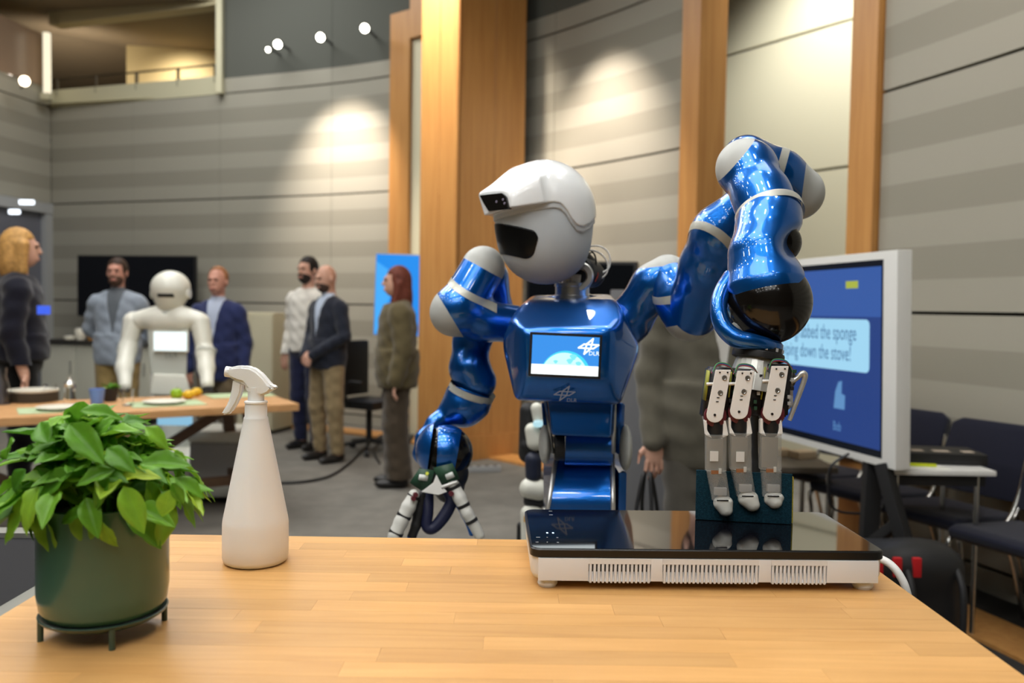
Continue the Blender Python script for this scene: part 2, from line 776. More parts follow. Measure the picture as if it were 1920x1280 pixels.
T_BALC = ARC.at_px(408)
T_N0, T_N1 = ARC.at_px(1274), ARC.at_px(1643)      # opening between the wooden pilasters
T_END = ARC.L[-1]
wall = link('wall_front', arc_patch(T_BALC, T_N0, 0, CEIL, -0.03, 0.08, 40), M_GAP)
set_props(wall, kind='structure')
for t0, t1, z1 in [(0, T_BALC, 3.86), (T_N1, T_END, CEIL)]:
    w2 = link('wall_backing', arc_patch(t0, t1, 0, z1, -0.03, 0.08, 24), M_GAP, wall)
rows = [0.13, 1.38, 2.63, 3.88, 5.13]
g = 0.009
for t0, t1, top in [(0.0, T_BALC, 3.88), (T_BALC, T_N0, CEIL), (T_N1, T_END, CEIL)]:
    n = max(1, round((t1 - t0) / 1.5))
    for i in range(n):
        a, b = t0 + (t1 - t0) * i / n, t0 + (t1 - t0) * (i + 1) / n
        for z0, z1 in zip([0.0] + rows, rows + [CEIL]):
            if z0 >= top - 0.01 or z1 - z0 < 0.05:
                continue
            if z0 >= 3.8:
                if z0 < 4:
                    link('wall_panel', arc_patch(a + .002, b - .002, z0 + g, z0 + 1.25 / 7, 0, 0.03), M_BAND, wall)
                    z0 = z0 + 1.25 / 7 - g
                link('wall_panel', arc_patch(a + .002, b - .002, z0 + g, z1 - g, 0, 0.03), M_SHADEWALL, wall)
            else:
                link('wall_panel', arc_patch(a + .002, b - .002, z0 + g, z1 - g, 0, 0.03), M_BAND, wall)

# stepped tier along the wall: carpet top, oak nosing
T_T0 = ARC.at_px(560)


def tier_mesh(o0, o1, z0, z1, t0, t1, n=50):
    vs, fs = [], []
    for i in range(n + 1):
        t = t0 + (t1 - t0) * i / n
        p, nn = ARC.p(t), ARC.n(t)
        if nn.dot(-p) < 0:
            nn = -nn
        for o in (o0, o1):
            q = p + nn * o
            vs += [(q.x, q.y, z0), (q.x, q.y, z1)]
    for i in range(n):
        k = 4 * i
        fs += [(k, k + 1, k + 5, k + 4), (k + 2, k + 6, k + 7, k + 3), (k + 1, k + 3, k + 7, k + 5)]
    fs += [(0, 2, 3, 1), (4 * n, 4 * n + 1, 4 * n + 3, 4 * n + 2)]
    me = mesh_py(vs, fs)
    bm = bmesh.new()
    bm.from_mesh(me)
    bmesh.ops.recalc_face_normals(bm, faces=bm.faces)
    bm.to_mesh(me)
    bm.free()
    return me


M_SHADECARPET = mat('carpet_shade', s2l(60, 58, 56), 0.95, spec=0.1, noise=0.12, nscale=6)
tier = link('trim_1', tier_mesh(0.26, 0.54, 0.0, 0.022, T_T0, T_END - 1.0), M_WOODP)
set_props(tier, kind='structure')

# left return wall with glazed doorway below
cl = Vector((-6.05, 11.22, 0))
wl = thing('wall_left', 'striped return wall', 'wall', (0, 0, 0))
del wl['category']; del wl['label']
wl['kind'] = 'structure'
dl = (Vector((-6.75, 7.0, 0)) - cl)
for z0, z1 in zip([2.63, 3.88 - 1.25 / 7 * 0], [3.88, 4.12]):
    for k in range(2):
        a, b = cl + dl * (k / 2 + .002), cl + dl * ((k + 1) / 2 - .002)
        nn = Vector((dl.y, -dl.x, 0)).normalized()
        if nn.x < 0:
            nn = -nn
        vs = []
        for p in (a, b):
            for o in (0, 0.05):
                for z in (z0 + g, z1 - g):
                    q = p + nn * (-o)
                    vs.append((q.x, q.y, z))
        me = mesh_py(vs, [(0, 1, 5, 4), (2, 6, 7, 3), (1, 3, 7, 5), (0, 4, 6, 2), (0, 2, 3, 1), (4, 5, 7, 6)])
        link('wall_panel', me, M_BAND, wl, True)
# glazed opening in the return wall
win = thing('window_1', 'glazed doorway', 'window')
del win['category']; del win['label']
win['kind'] = 'structure'
M_SMOKE = mat('smoky_glass', s2l(110, 112, 122), 0.12, spec=0.6)
nn = Vector((dl.y, -dl.x, 0)).normalized()
nn = nn if nn.x > 0 else -nn


def left_slab(name, u0, u1, z0, z1, off, th, m, par):
    a, b = cl + dl * u0, cl + dl * u1
    vs = []
    for p in (a, b):
        for o in (off, off - th):
            for z in (z0, z1):
                q = p + nn * o
                vs.append((q.x, q.y, z))
    me = mesh_py(vs, [(0, 1, 5, 4), (2, 6, 7, 3), (1, 3, 7, 5), (0, 4, 6, 2), (0, 2, 3, 1), (4, 5, 7, 6)])
    return link(name, me, m, par, True)


left_slab('pane', 0.03, 0.9, 0.0, 2.5, -0.05, 0.03, M_SMOKE, win)
left_slab('header', 0.0, 0.95, 2.5, 2.63, 0.03, 0.12, M_GREY, win)
left_slab('jamb', 0.0, 0.03, 0.0, 2.5, 0.02, 0.1, M_GREY, win)
for px, py, w in [(50, 379, .17), (27, 397, .12)]:  # glowing strips imitate lamp reflections in the glass
    p = at(px, py, 10.35 if px > 40 else 10.1)
    o = box('reflection_strip', p, (w, 0.04, 0.05), emat('cool_reflection_glow', (0.85, 0.92, 1.0), 3.0), None, 0.01)
    set_props(o, 'small cool white lamp strip behind the grey glass, ' + ('larger and higher' if px > 40 else 'smaller and lower'), 'lamp')

# ------------------------------------------------------------------ balcony above the left wall
bal = thing('wall_balcony', 'recess', 'wall')
del bal['category']; del bal['label']
bal['kind'] = 'structure'
M_PARAPET = mat('parapet_paint', s2l(206, 202, 172), 0.6)
link('parapet', arc_patch(0, T_BALC, 3.88, 4.10, 0.0, 0.12, 16), M_PARAPET, bal, True)
link('floor_slab', mesh_py([(-6.4, 11.2, 3.9), (-3.4, 10.4, 3.9), (-3.0, 16, 3.9), (-9, 16, 3.9)], [(0, 1, 2, 3)]), M_BEIGE, bal, True)
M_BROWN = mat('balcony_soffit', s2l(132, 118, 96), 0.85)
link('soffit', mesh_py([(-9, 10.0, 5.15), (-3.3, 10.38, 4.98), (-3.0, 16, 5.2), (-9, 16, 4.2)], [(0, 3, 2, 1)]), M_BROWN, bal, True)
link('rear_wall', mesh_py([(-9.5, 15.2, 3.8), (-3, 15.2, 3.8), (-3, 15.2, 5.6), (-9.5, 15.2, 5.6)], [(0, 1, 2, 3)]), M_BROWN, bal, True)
M_YELLOW = mat('warm_cream_paint', s2l(206, 188, 140), 0.7)
box('cream_wall', (-5.0, 13.6, 4.6), (1.55, 1.6, 1.5), M_YELLOW, bal, world=True)
link('bulkhead', arc_patch(-0, T_BALC, 4.94, CEIL, 0.02, 0.2, 16), M_BEIGE, bal, True)
pb = ARC.p(T_BALC)
box('edge_post', (pb.x + .02, pb.y - .03, 4.5), (0.07, 0.16, 1.26), M_PARAPET, bal, world=True)
box('low_cabinet', (-7.1, 13.6, 4.12), (1.0, 0.4, 0.45), mat('dark_brown_panel', s2l(70, 60, 48), 0.7), bal, world=True)
left_slab('brown_screen', 0.02, 0.5, 4.12, 4.78, 0.0, 0.04, mat('brown_glass', s2l(150, 128, 108), 0.25), bal)
rl = thing('balcony_railing', 'thin metal handrail with short posts along the balcony edge', 'railing', (-4.8, 10.7, 4.10))
M_RAIL = mat('dark_rail', s2l(80, 72, 58), 0.4, metal=0.6)
rp = [ARC.p(T_BALC * k / 12) for k in range(13)]
tube('handrail', [(p.x, p.y + .02, 4.24) for p in rp], 0.012, M_RAIL, rl, True)
for k in (0.04, 0.28, 0.52, 0.76, 0.97):
    p = ARC.p(T_BALC * k)
    rod('post', (p.x, p.y + .02, 4.02), (p.x, p.y + .02, 4.24), 0.02, M_RAIL, rl, True)

# ------------------------------------------------------------------ wooden column and door surrounds
colm = thing('wooden_column', 'tall square oak clad column behind the blue robot', 'column', (-.49, 7.46, 0))
colm['kind'] = 'structure'
a40 = math.radians(40)
u1 = Vector((math.cos(a40), math.sin(a40), 0))
u2 = Vector((-math.sin(a40), math.cos(a40), 0))
C0 = Vector((-.49, 7.46, 0))


def col_plank(o, u, n_, w0, w1, name='plank', z0=0.22, z1=CEIL, proud=0.0):
    """upright board on a column face: along u from w0 to w1"""
    p0, p1 = o + u * w0, o + u * w1
    q = -n_ * proud
    vs = [p0 + q, p1 + q, p1 + n_ * 0.03 + q, p0 + n_ * 0.03 + q]
    V = [(v.x, v.y, z0) for v in vs] + [(v.x, v.y, z1) for v in vs]
    me = mesh_py(V, [(0, 1, 5, 4), (1, 2, 6, 5), (2, 3, 7, 6), (3, 0, 4, 7), (4, 5, 6, 7), (3, 2, 1, 0)])
    bm = bmesh.new()
    bm.from_mesh(me)
    bmesh.ops.recalc_face_normals(bm, faces=bm.faces)
    bmesh.ops.bevel(bm, geom=bm.edges[:], offset=0.004, segments=1, affect='EDGES')
    bm.to_mesh(me)
    bm.free()
    return link(name, me, M_WOODP, colm, True)


M_WOODL = wood_mat('oak_veneer_column', s2l(196, 142, 78), s2l(214, 160, 94), scale=(9, 9, 0.5), rough=0.36, rnd=0.03)
for w0, w1 in [(0.0, .40), (.405, .76)]:
    col_plank(C0, u1, u2, w0, w1)
for w0, w1 in [(0.0, .29), (.295, .59)]:
    o = col_plank(C0, u2, u1, w0, w1)
col_plank(C0, u1, u2, 0.0, .76, 'base_board', 0, 0.22, 0.015)
col_plank(C0, u2, u1, 0.0, .59, 'base_board', 0, 0.22, 0.015)
cc = C0 + u1 * .38 + u2 * .3
box('core', (0, 0, CEIL / 2), (.68, .52, CEIL), M_GAP, colm, M=Matrix.Translation((cc.x, cc.y, 0)) @ Matrix.Rotation(a40, 4, 'Z'), world=True)

# door surround left of the column
d1 = thing('door_1', 'oak door surround', 'door', (-1.2, 9.3, 0))
del d1['category']; del d1['label']
d1['kind'] = 'structure'


def px_slab(name, x0, x1, Y0, Y1, z0, z1, m, par, th=0.08):
    a, b = at(x0, 575, Y0), at(x1, 575, Y1)
    a.z = b.z = 0
    n_ = Vector((b.y - a.y, -(b.x - a.x), 0)).normalized()
    if n_.y < 0:
        n_ = -n_
    V = []
    for p in (a, b):
        for o in (0, th):
            for z in (z0, z1):
                q = p + n_ * o
                V.append((q.x, q.y, z))
    me = mesh_py(V, [(0, 1, 5, 4), (2, 6, 7, 3), (1, 3, 7, 5), (0, 4, 6, 2), (0, 2, 3, 1), (4, 5, 7, 6)])
    bm = bmesh.new()
    bm.from_mesh(me)
    bmesh.ops.recalc_face_normals(bm, faces=bm.faces)
    bm.to_mesh(me)
    bm.free()
    return link(name, me, m, par, True)


px_slab('jamb', 727, 763, 9.32, 9.14, 0, 4.5, M_WOODP, d1)
px_slab('header', 763, 830, 9.14, 8.8, 4.2, 4.62, M_WOODP, d1)
px_slab('door_leaf', 762, 850, 9.2, 8.86, 0, 4.2, M_CREAM, d1, 0.04)

# opening between two oak pilasters, cream wall set back
d2 = thing('door_2', 'oak lined opening', 'door', (1.7, 5.7, 0))
del d2['category']; del d2['label']
d2['kind'] = 'structure'


def arc_pt(t, off=0):
    p, n_ = ARC.p(t), ARC.n(t)
    if n_.dot(-p) < 0:
        n_ = -n_
    return p + n_ * off


def quad_slab(name, a, b, z0, z1, m, par, n_, th):
    V = []
    for p in (a, b):
        for o in (0, th):
            for z in (z0, z1):
                q = p + n_ * o
                V.append((q.x, q.y, z))
    me = mesh_py(V, [(0, 1, 5, 4), (2, 6, 7, 3), (1, 3, 7, 5), (0, 4, 6, 2), (0, 2, 3, 1), (4, 5, 7, 6)])
    bm = bmesh.new()
    bm.from_mesh(me)
    bmesh.ops.recalc_face_normals(bm, faces=bm.faces)
    bm.to_mesh(me)
    bm.free()
    return link(name, me, m, par, True)


tA, tB = T_N0, ARC.at_px(1311)
pA, pB = arc_pt(tA, 0.05), arc_pt(tB, 0.05)
nA = (Vector((pB.y - pA.y, pA.x - pB.x, 0))).normalized()
nA = nA if nA.x > 0 else -nA
quad_slab('pilaster', pA, pB, 0, CEIL, M_WOODP, d2, nA, 0.25)
M_JAMB = M_WOODP
quad_slab('jamb', pB + nA * .002 - (pB - pA).normalized() * .02, pB + (pB - pA).normalized() * .004, 0, CEIL, M_WOODP, d2, nA, 0.27)
tC, tD = ARC.at_px(1597), T_N1
pC, pD = arc_pt(tC, 0.05), arc_pt(tD, 0.05)
quad_slab('pilaster', pC, pD, 0, CEIL, M_WOODP, d2, nA, 0.1)
# recessed cream wall with a level shadow joint
c0, c1 = Vector((1.55, 9.25, 0)), Vector((3.75, 6.15, 0))
nc = Vector((c1.y - c0.y, c0.x - c1.x, 0)).normalized()
nc = nc if nc.x > 0 else -nc
for z0, z1 in [(0, 1.38), (1.38, 2.63), (2.63, 3.88), (3.88, CEIL)]:
    quad_slab('cream_panel', c0, c1, z0 + .012, z1 - .012, M_CREAM, d2, nc, 0.04)
quad_slab('backing', c0 + nc * .02, c1 + nc * .02, 0, CEIL, mat('joint_olive', s2l(110, 106, 84), 0.9), d2, nc, 0.04)

# ------------------------------------------------------------------ spotlights and wall washers
M_GLOW = emat('spot_glow', (1.0, 0.95, 0.8), 14.0)
spots_vis = [(521, 83, 9.65, .045), (601, 70, 9.4, .045), (684, 53, 9.1, .045), (503, 93, 9.7, .026), (300, 32, 12.5, .06)]
names = ['left of three bright round spotlights in a row under the dark upper wall',
         'middle one of three bright round spotlights in a row', 'bright round spotlight nearest the oak column top',
         'smallest dim spotlight tucked beside a bright one', 'lone bright downlight inside the balcony recess']
for (px, py, Y, r), lb in zip(spots_vis, names):
    p = at(px, py, Y)
    t = thing('spotlight', lb, 'spotlight', p, group='glowing spotlights')
    lathe('lens', [(0, -r * .35), (r * .7, -r * .2), (r, 0.0), (r, 0.01), (0, .012)], M_GLOW, t, 20,
          frame_from((0, 0, 0), (0.0, -1.0, -.35)) @ Matrix.Scale(-1, 4, (0, 0, 1)))
    lathe('housing', [(0, .1), (r * .8, .1), (r * 1.08, 0.0), (r * 1.0, -.012)], M_MATTE_BLACK, t, 20,
          frame_from((0, 0, 0), (0.0, 1.0, .35)))
    rod('stem', (0, .05, .03), (.05, .55, .06) if px != 300 else (0, .05, .4), .012, M_MATTE_BLACK, t)

for px_, off_, zl, zt_, pw_, an_ in [(648, 1.0, 4.1, 2.7, 400, 70), (1135, .9, 4.0, 2.5, 330, 70)]:
    t_ = ARC.at_px(px_)
    p_, n_ = ARC.p(t_), ARC.n(t_)
    n_ = n_ if n_.dot(-p_) > 0 else -n_
    spot('wall_wash', Vector((p_.x, p_.y, zl)) + n_ * off_, Vector((p_.x, p_.y, zt_)), pw_, an_, 1.0, (1.0, .86, .74))
spot('wall_wash', Vector((1.25, 3.2, 4.6)), Vector((2.5, 4.0, 2.9)), 120, 80, 1.0, (1.0, .9, .82))
spot('column_wash', Vector((-1.2, 7.0, 5.5)), Vector((-.66, 7.66, 3.9)), 1100, 44, 1.0)
spot('niche_wash', Vector((2.2, 6.6, 5.3)), Vector((2.5, 7.8, 1.4)), 560, 90, 0.9, NEUTRAL, .2)
spot('balcony_wash', Vector((-4.9, 12.2, 4.9)), Vector((-4.9, 13.0, 4.0)), 55, 140, 0.9)
spot('balcony_wash', Vector((-6.2, 12.0, 4.3)), Vector((-6.4, 12.6, 5.2)), 45, 160, 0.9)
spot('balcony_wash', Vector((-6.2, 10.6, 4.15)), Vector((-6.6, 9.6, 4.4)), 14, 140, 0.9)

lp = at(46, 152, 10.3)
lo_ = thing('balcony_lamp', 'warm lamp glowing at the foot of the brown balcony screen', 'lamp', lp)
lathe('globe', [(0, -.06), (.04, -.045), (.06, 0), (.04, .045), (0, .06)], emat('balcony_lamp_glow', (1.0, .8, .58), 8.0), lo_, 20)
rod('bracket', (0, 0, 0), (-.1, .1, -.06), .01, M_MATTE_BLACK, lo_)
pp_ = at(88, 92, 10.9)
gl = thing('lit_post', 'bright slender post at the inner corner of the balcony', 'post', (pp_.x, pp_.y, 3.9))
box('post', (0, 0, .45), (.07, .07, .78), emat('post_glow', (1.0, .9, .66), 1.1), gl, .01)  # brightness put in as emission, the post is no lamp
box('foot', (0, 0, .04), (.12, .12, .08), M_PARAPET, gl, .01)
# lighting cans hung over the show area (their bright lenses mirror in the robot's paint)
M_DOWN = emat('downlight_glow', (1.0, 0.985, 0.955), 45.0)
dl_prof = lathe_mesh([(0, -.012), (.105, -.012), (.105, 0.0), (0, 0)], 20)
rg_prof = lathe_mesh([(.105, -.03), (.112, -.03), (.118, .1), (.09, .2), (0, .21), (0, .19)], 20)
sm_prof = lathe_mesh([(0, .2), (.006, .2), (.006, CEIL - 4.2), (0, CEIL - 4.2)], 8)
for ix in range(8):
    for iy in range(9):
        x, y = -3.9 + ix * 0.85 + (iy % 2) * .35, -2.6 + iy * 1.05
        if x > 1.5 - max(0, y - 2) * .3:
            continue
        t = thing('ceiling_spot', 'black lighting can hung on a thin rod above the show area', 'spotlight', (x, y, 4.2), group='hung lighting cans')
        link('lens', dl_prof, M_DOWN, t)
        link('housing', rg_prof, M_MATTE_BLACK, t)
        link('rod', sm_prof, M_MATTE_BLACK, t)
dk_ = link('floor_shade_patch', tier_mesh(0.0, 1.5, 0.0, 0.006, ARC.at_px(1560), T_END - 1.0), M_SHADECARPET)  # flat patch that paints the shadowed floor dark
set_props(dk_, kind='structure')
# ------------------------------------------------------------------ foreground counter
TZ = 0.971
tbl = thing('wooden_counter', 'honey coloured butcher block counter holding the basil, bottle and cooktop', 'table', (-.03, 1.0, 0))
M_BLOCK = wood_mat('butcher_block', s2l(197, 147, 86), s2l(212, 163, 101), scale=(1.6, 16, 16), rough=0.38, rnd=0.12)
X0, X1, Y0, Y1 = -.656, .586, 0.52, 1.487
rw = 0.0403
rnd = random.Random(11)
ny = round((Y1 - Y0) / rw)
for iy in range(ny):
    x = X0 - rnd.uniform(0, .3)
    y0 = Y0 + iy * (Y1 - Y0) / ny
    y1 = Y0 + (iy + 1) * (Y1 - Y0) / ny
    while x < X1:
        ln = rnd.uniform(.25, .6)
        a, b = max(x, X0), min(x + ln, X1)
        if X1 - b < .06:
            b = X1
        if b - a > .05 or a == X0:
            o = box('stave', ((b - a) / 2, (y1 - y0) / 2, -.019), (b - a - .0003, y1 - y0 - .0003, .038), M_BLOCK)
            o.parent = tbl
            o.location = (a - tbl.location.x, y0 - tbl.location.y, TZ - tbl.location.z)
        x = b if b == X1 else x + ln
        if b == X1:
            break
M_CARC = mat('counter_carcass', s2l(225, 222, 215), 0.5)
box('carcass', (-.03, 1.0, (TZ - .04) / 2 + .04), (1.16, .86, TZ - .12), M_CARC, tbl, world=True)
box('plinth', (-.03, 1.0, .02), (1.1, .8, .04), M_BLACK, tbl, world=True)

# dark trolley top with an aluminium edge, left of the counter
tr = thing('black_side_table', 'low black topped side table with a flat aluminium edge beside the counter', 'table', (-1.25, 1.1, 0))
SZ = .955
M_ALU = mat('aluminium_profile', s2l(126, 126, 118), 0.5, metal=0.3)
M_BTOP = mat('black_table_top', (0.014, 0.014, 0.016), 0.75, spec=.2)
bx0, bx1, by0, by1 = -1.9, -.668, .45, 1.56
box('top', ((bx0 + bx1) / 2, (by0 + by1) / 2, SZ - .02), (bx1 - bx0 - .05, by1 - by0 - .05, .032), M_BTOP, tr, world=True)
box('edge_rail', (bx1 - .014, (by0 + by1) / 2, SZ - .015), (.028, by1 - by0, .04), M_ALU, tr, .002, world=True)
box('edge_rail', ((bx0 + bx1) / 2 - .014, by1 - .02, SZ - .015), (bx1 - bx0 - .028, .04, .04), M_ALU, tr, .002, world=True)
for lx in (bx0 + .06, bx1 - .05):
    for ly in (by0 + .06, by1 - .06):
        box('leg', (lx, ly, (SZ - .035) / 2), (.035, .035, SZ - .035), M_ALU, tr, .002, world=True)

# ------------------------------------------------------------------ cooktop
hob_c = Vector((.2895, 1.3505, TZ))
hob = thing('induction_cooktop', 'white portable induction cooktop with glossy black glass top', 'cooktop', hob_c, math.radians(1.2))
HW, HD = .522, .243
M_HOBW = mat('cooktop_white', s2l(224, 229, 234), 0.38)
M_GLASS = mat('black_ceramic_glass', (0.004, 0.004, 0.006), 0.04, spec=0.7, coat=0.5)
M_GLEDGE = mat('black_glass_edge', (0.006, 0.006, 0.006), 0.3)
zb, zt = .009, .046
fy = -HD / 2


def rrect(w, d, r, n=6):
    pts = []
    for cx, cy, a0 in ((w / 2 - r, d / 2 - r, 0), (-w / 2 + r, d / 2 - r, 90), (-w / 2 + r, -d / 2 + r, 180), (w / 2 - r, -d / 2 + r, 270)):
        for k in range(n + 1):
            a = math.radians(a0 + 90 * k / n)
            pts.append((cx + r * math.cos(a), cy + r * math.sin(a)))
    return pts


def loft(name, layers, m, parent, caps=True, world=False):
    """stack of (polygon, z)"""
    vs, fs = [], []
    n = len(layers[0][0])
    for poly, z in layers:
        vs += [(x, y, z) for x, y in poly]
    for i in range(len(layers) - 1):
        for k in range(n):
            k2 = (k + 1) % n
            fs.append((i * n + k, i * n + k2, (i + 1) * n + k2, (i + 1) * n + k))
    if caps:
        fs.append(tuple(range(n))[::-1])
        fs.append(tuple((len(layers) - 1) * n + k for k in range(n)))
    me = sharp(mesh_py(vs, fs), 40)
    return link(name, me, m, parent, world)


# white tray: chamfered bottom; its front is set back behind the vent ribs
loft('body', [(rrect(HW - .03, HD - .03, .012), zb), (rrect(HW - .012, HD - .02, .014), zb + .004),
              (rrect(HW - .004, HD - .012, .014), zb + .012), (rrect(HW - .004, HD - .012, .014), zt)], M_HOBW, hob)
vents = [(-.176, -.085, 15), (-.068, .073, 23), (.091, .173, 14)]
edges = [-HW / 2 + .012] + [e for v in vents for e in v[:2]] + [HW / 2 - .012]
z_a, z_b = zb + .006, zt - .008
for i in range(0, len(edges), 2):
    a, b = edges[i], edges[i + 1]
    box('front_panel', ((a + b) / 2, fy + .004, (zb + .004 + zt) / 2), (b - a, .010, zt - zb - .004), M_HOBW, hob, .0008)
for v0, v1, n in vents:
    box('front_panel', ((v0 + v1) / 2, fy + .004, zt - .004), (v1 - v0, .010, .008), M_HOBW, hob)
    box('vent_recess', ((v0 + v1) / 2, fy + .0072, (z_a + z_b) / 2), (v1 - v0, .004, z_b - z_a), M_BLACK, hob)
    # sloped drip sill that fills the lower half of each slot
    me = mesh_py([(v0, fy + .0002, z_a - .003), (v1, fy + .0002, z_a - .003), (v1, fy + .0055, z_a + .011), (v0, fy + .0055, z_a + .011)], [(0, 1, 2, 3)])
    link('vent_sill', me, M_HOBW, hob)
    p = (v1 - v0) / n
    rib = box_mesh((0, 0, 0), (p * .58, .0062, z_b - z_a + .006), .0006, 1)
    for k in range(n):
        o = link('vent_rib', rib, M_HOBW, hob)
        o.location = (v0 + p * (k + .0) + p * .5, fy + .0024, (z_a + z_b) / 2 - .002)
loft('glass_rim', [(rrect(HW - .003, HD - .003, .016), zt), (rrect(HW, HD, .017), zt + .0015), (rrect(HW, HD, .017), zt + .0115),
                   (rrect(HW - .003, HD - .003, .016), zt + .013)], M_GLEDGE, hob)
loft('glass_top', [(rrect(HW - .005, HD - .005, .015), zt + .0125), (rrect(HW - .006, HD - .006, .015), zt + .0136)], M_GLASS, hob)
HOB_TOP = TZ + zt + .0136
for lx in (-HW / 2 + .027, HW / 2 - .026):
    for ly in (-HD / 2 + .02, HD / 2 - .03):
        lathe('foot', [(0, 0), (.013, 0), (.015, .004), (.0135, .0095), (0, .0095)], M_HOBW, hob, 20, Matrix.Translation((lx, ly, 0)))
M_MARK = mat('touch_mark', (0.25, 0.27, 0.3), 0.4)
M_LED = emat('touch_led', (0.55, 0.8, 1.0), 2.5)


def hob_mark(dx, dy, w, h, m, nm):
    c = on_z(dx, dy, HOB_TOP)
    q = Matrix.Rotation(-hob.rotation_euler.z, 4, 'Z') @ (c - hob_c)
    box(nm, (q.x, q.y, zt + .01362), (w, h, .0003), m, hob)


for dx, dy in [(1026, 998.6), (1037, 998.8)]:
    hob_mark(dx, dy, .0028, .006, M_LED, 'indicator_lamp')
for dx, dy, w in [(1009, 1007, .006), (1026, 1007, .002), (1045, 1007.5, .003), (1007, 1016, .004), (1026, 1016, .002), (1046, 1016.5, .003), (1032, 958, .006), (1033, 965, .006)]:
    hob_mark(dx, dy, w, .003, M_MARK, 'touch_mark')
cord = tube('power_cord', [at(1630, 1046, 1.40), at(1652, 1048, 1.36), at(1672, 1060, 1.345), at(1688, 1080, 1.335), at(1700, 1108, 1.33), at(1706, 1150, 1.335), at(1706, 1230, 1.35)],
            .0062, M_WHITE, hob, True, 12)

# ------------------------------------------------------------------ sponge
sp_p = Vector((0, 0, 0))
s0, s1 = at(1306, 990, 1.392), at(1480, 990, 1.396)
swid = (s1 - s0).length
spg = thing('scouring_sponge', 'dark teal scouring pad with yellow sponge backing held on its edge on the cooktop', 'sponge', ((s0 + s1) / 2).xyz)
spg.location.z = HOB_TOP + .0008
spg.rotation_euler = (math.radians(-3), 0, math.radians(-9))
M_PAD = mat('scouring_pad', s2l(24, 60, 74), 0.95, spec=0.15, noise=0.35, nscale=260, bump=1.0, bscale=700)
M_SPONGE = mat('yellow_foam', s2l(196, 178, 62), 0.9, noise=0.2, nscale=300, bump=0.6, bscale=500)
box('scouring_pad', (0, .004, .041), (swid, .008, .082), M_PAD, spg, .002)
box('foam_block', (.004, .0225, .0385), (swid - .001, .029, .077), M_SPONGE, spg, .003)

# ------------------------------------------------------------------ spray bottle
bt = thing('spray_bottle', 'translucent white plastic spray bottle with a white trigger head', 'spray bottle', (-.4015, 1.338, TZ), math.radians(0))
M_BOTTLE = mat('frosted_bottle', s2l(246, 245, 242), 0.45, trans=0.08, sss=0.3, ior=1.3)
M_TRIG = mat('trigger_white', s2l(242, 242, 240), 0.35, sss=0.1)
bs = 1.0
prof = [(0, 0.004), (.030, 0.002), (.044, 0), (.049, .003), (.0515, .009), (.0517, .03), (.0515, .062), (.0505, .07), (.0195, .2245), (.019, .228), (.0, .228)]
lathe('bottle_body', [(r * .985, z) for r, z in prof], M_BOTTLE, bt, 48)
lathe('collar', [(.0165, .226), (.0185, .2275), (.0185, .229), (.0172, .231), (.0172, .244), (.0165, .2515), (.0178, .252), (.0178, .2545), (.0165, .2555), (0, .2555)], M_TRIG, bt, 32)
lathe('neck', [(0, .2555), (.0125, .2555), (.0125, .277), (0, .277)], M_TRIG, bt, 24)
# trigger head outline in the bottle's own xz plane
bm_out = [(-.0125, .268), (-.0125, .2765), (-.019, .285), (-.026, .2865), (-.034, .2895), (-.040, .2925), (-.0445, .300),
          (-.043, .3065), (-.036, .309), (-.020, .3105), (-.006, .309), (.006, .302), (.016, .292), (.0235, .282), (.0275, .2785),
          (.0355, .2775), (.0275, .2745), (.0215, .268), (.0125, .264)]
Mh = Matrix(((1, 0, 0, 0), (0, 0, -1, -.0115), (0, 1, 0, 0), (0, 0, 0, 1)))
link('trigger_head', prism_mesh(bm_out, .023, Matrix(((1, 0, 0, 0), (0, 0, -1, .0)) + ((0, 1, 0, 0), (0, 0, 0, 1))) @ Matrix.Translation((0, 0, .0115)), .0035), M_TRIG, bt)
lever = [(-.0345, .2895), (-.0195, .2845), (-.0215, .268), (-.028, .252), (-.038, .236), (-.044, .2325), (-.0525, .2345), (-.0505, .2385), (-.042, .252), (-.037, .27)]
link('lever', prism_mesh(lever, .016, Matrix(((1, 0, 0, 0), (0, 0, -1, .0)) + ((0, 1, 0, 0), (0, 0, 0, 1))) @ Matrix.Translation((0, 0, .008)), .003), M_TRIG, bt)
lathe('nozzle', [(0, -.006), (.007, -.006), (.0085, -.003), (.0085, .006), (0, .006)], M_TRIG, bt, 20, frame_from((-.0415, 0, .300), (-1, 0, .12)))

# ------------------------------------------------------------------ basil in a green pot
pc = on_z(188, 1189, TZ)
pot_c = Vector((-.501, 1.045, TZ))
bas = thing('potted_basil', 'bushy green basil plant in a dark green pot on a low footed stand', 'potted plant', pot_c)
M_POT = mat('green_enamel', s2l(58, 98, 82), 0.28, coat=0.4, noise=0.04, nscale=8)
M_STAND = mat('green_stand_enamel', s2l(54, 78, 66), 0.3, coat=0.3)
PR = .0752
lathe('pot', [(0, .026), (PR * .80, .026), (PR * .90, .029), (PR * .965, .037), (PR, .055), (PR, .163), (PR * .975, .164), (PR * .96, .162), (PR * .96, .146), (0, .146)], M_POT, bas, 64)
st = lathe('stand', [(0, .0195), (PR * .86, .0195), (PR * .965, .0245), (PR * .985, .0275), (PR * .96, .0285), (PR * .90, .0245), (PR * .80, .023), (0, .023)], M_STAND, bas, 64)
for a in (200, 290, 20, 110):
    a = math.radians(a + 12)
    lx, ly = math.cos(a) * PR * .93, math.sin(a) * PR * .93
    rod('leg', (lx, ly, .0), (lx, ly, .0245), .0036, M_STAND, st)
lathe('soil', [(0, .149), (PR * .955, .147)], mat('potting_soil', (0.02, 0.012, 0.007), 0.95, bump=1, bscale=300), bas, 32)


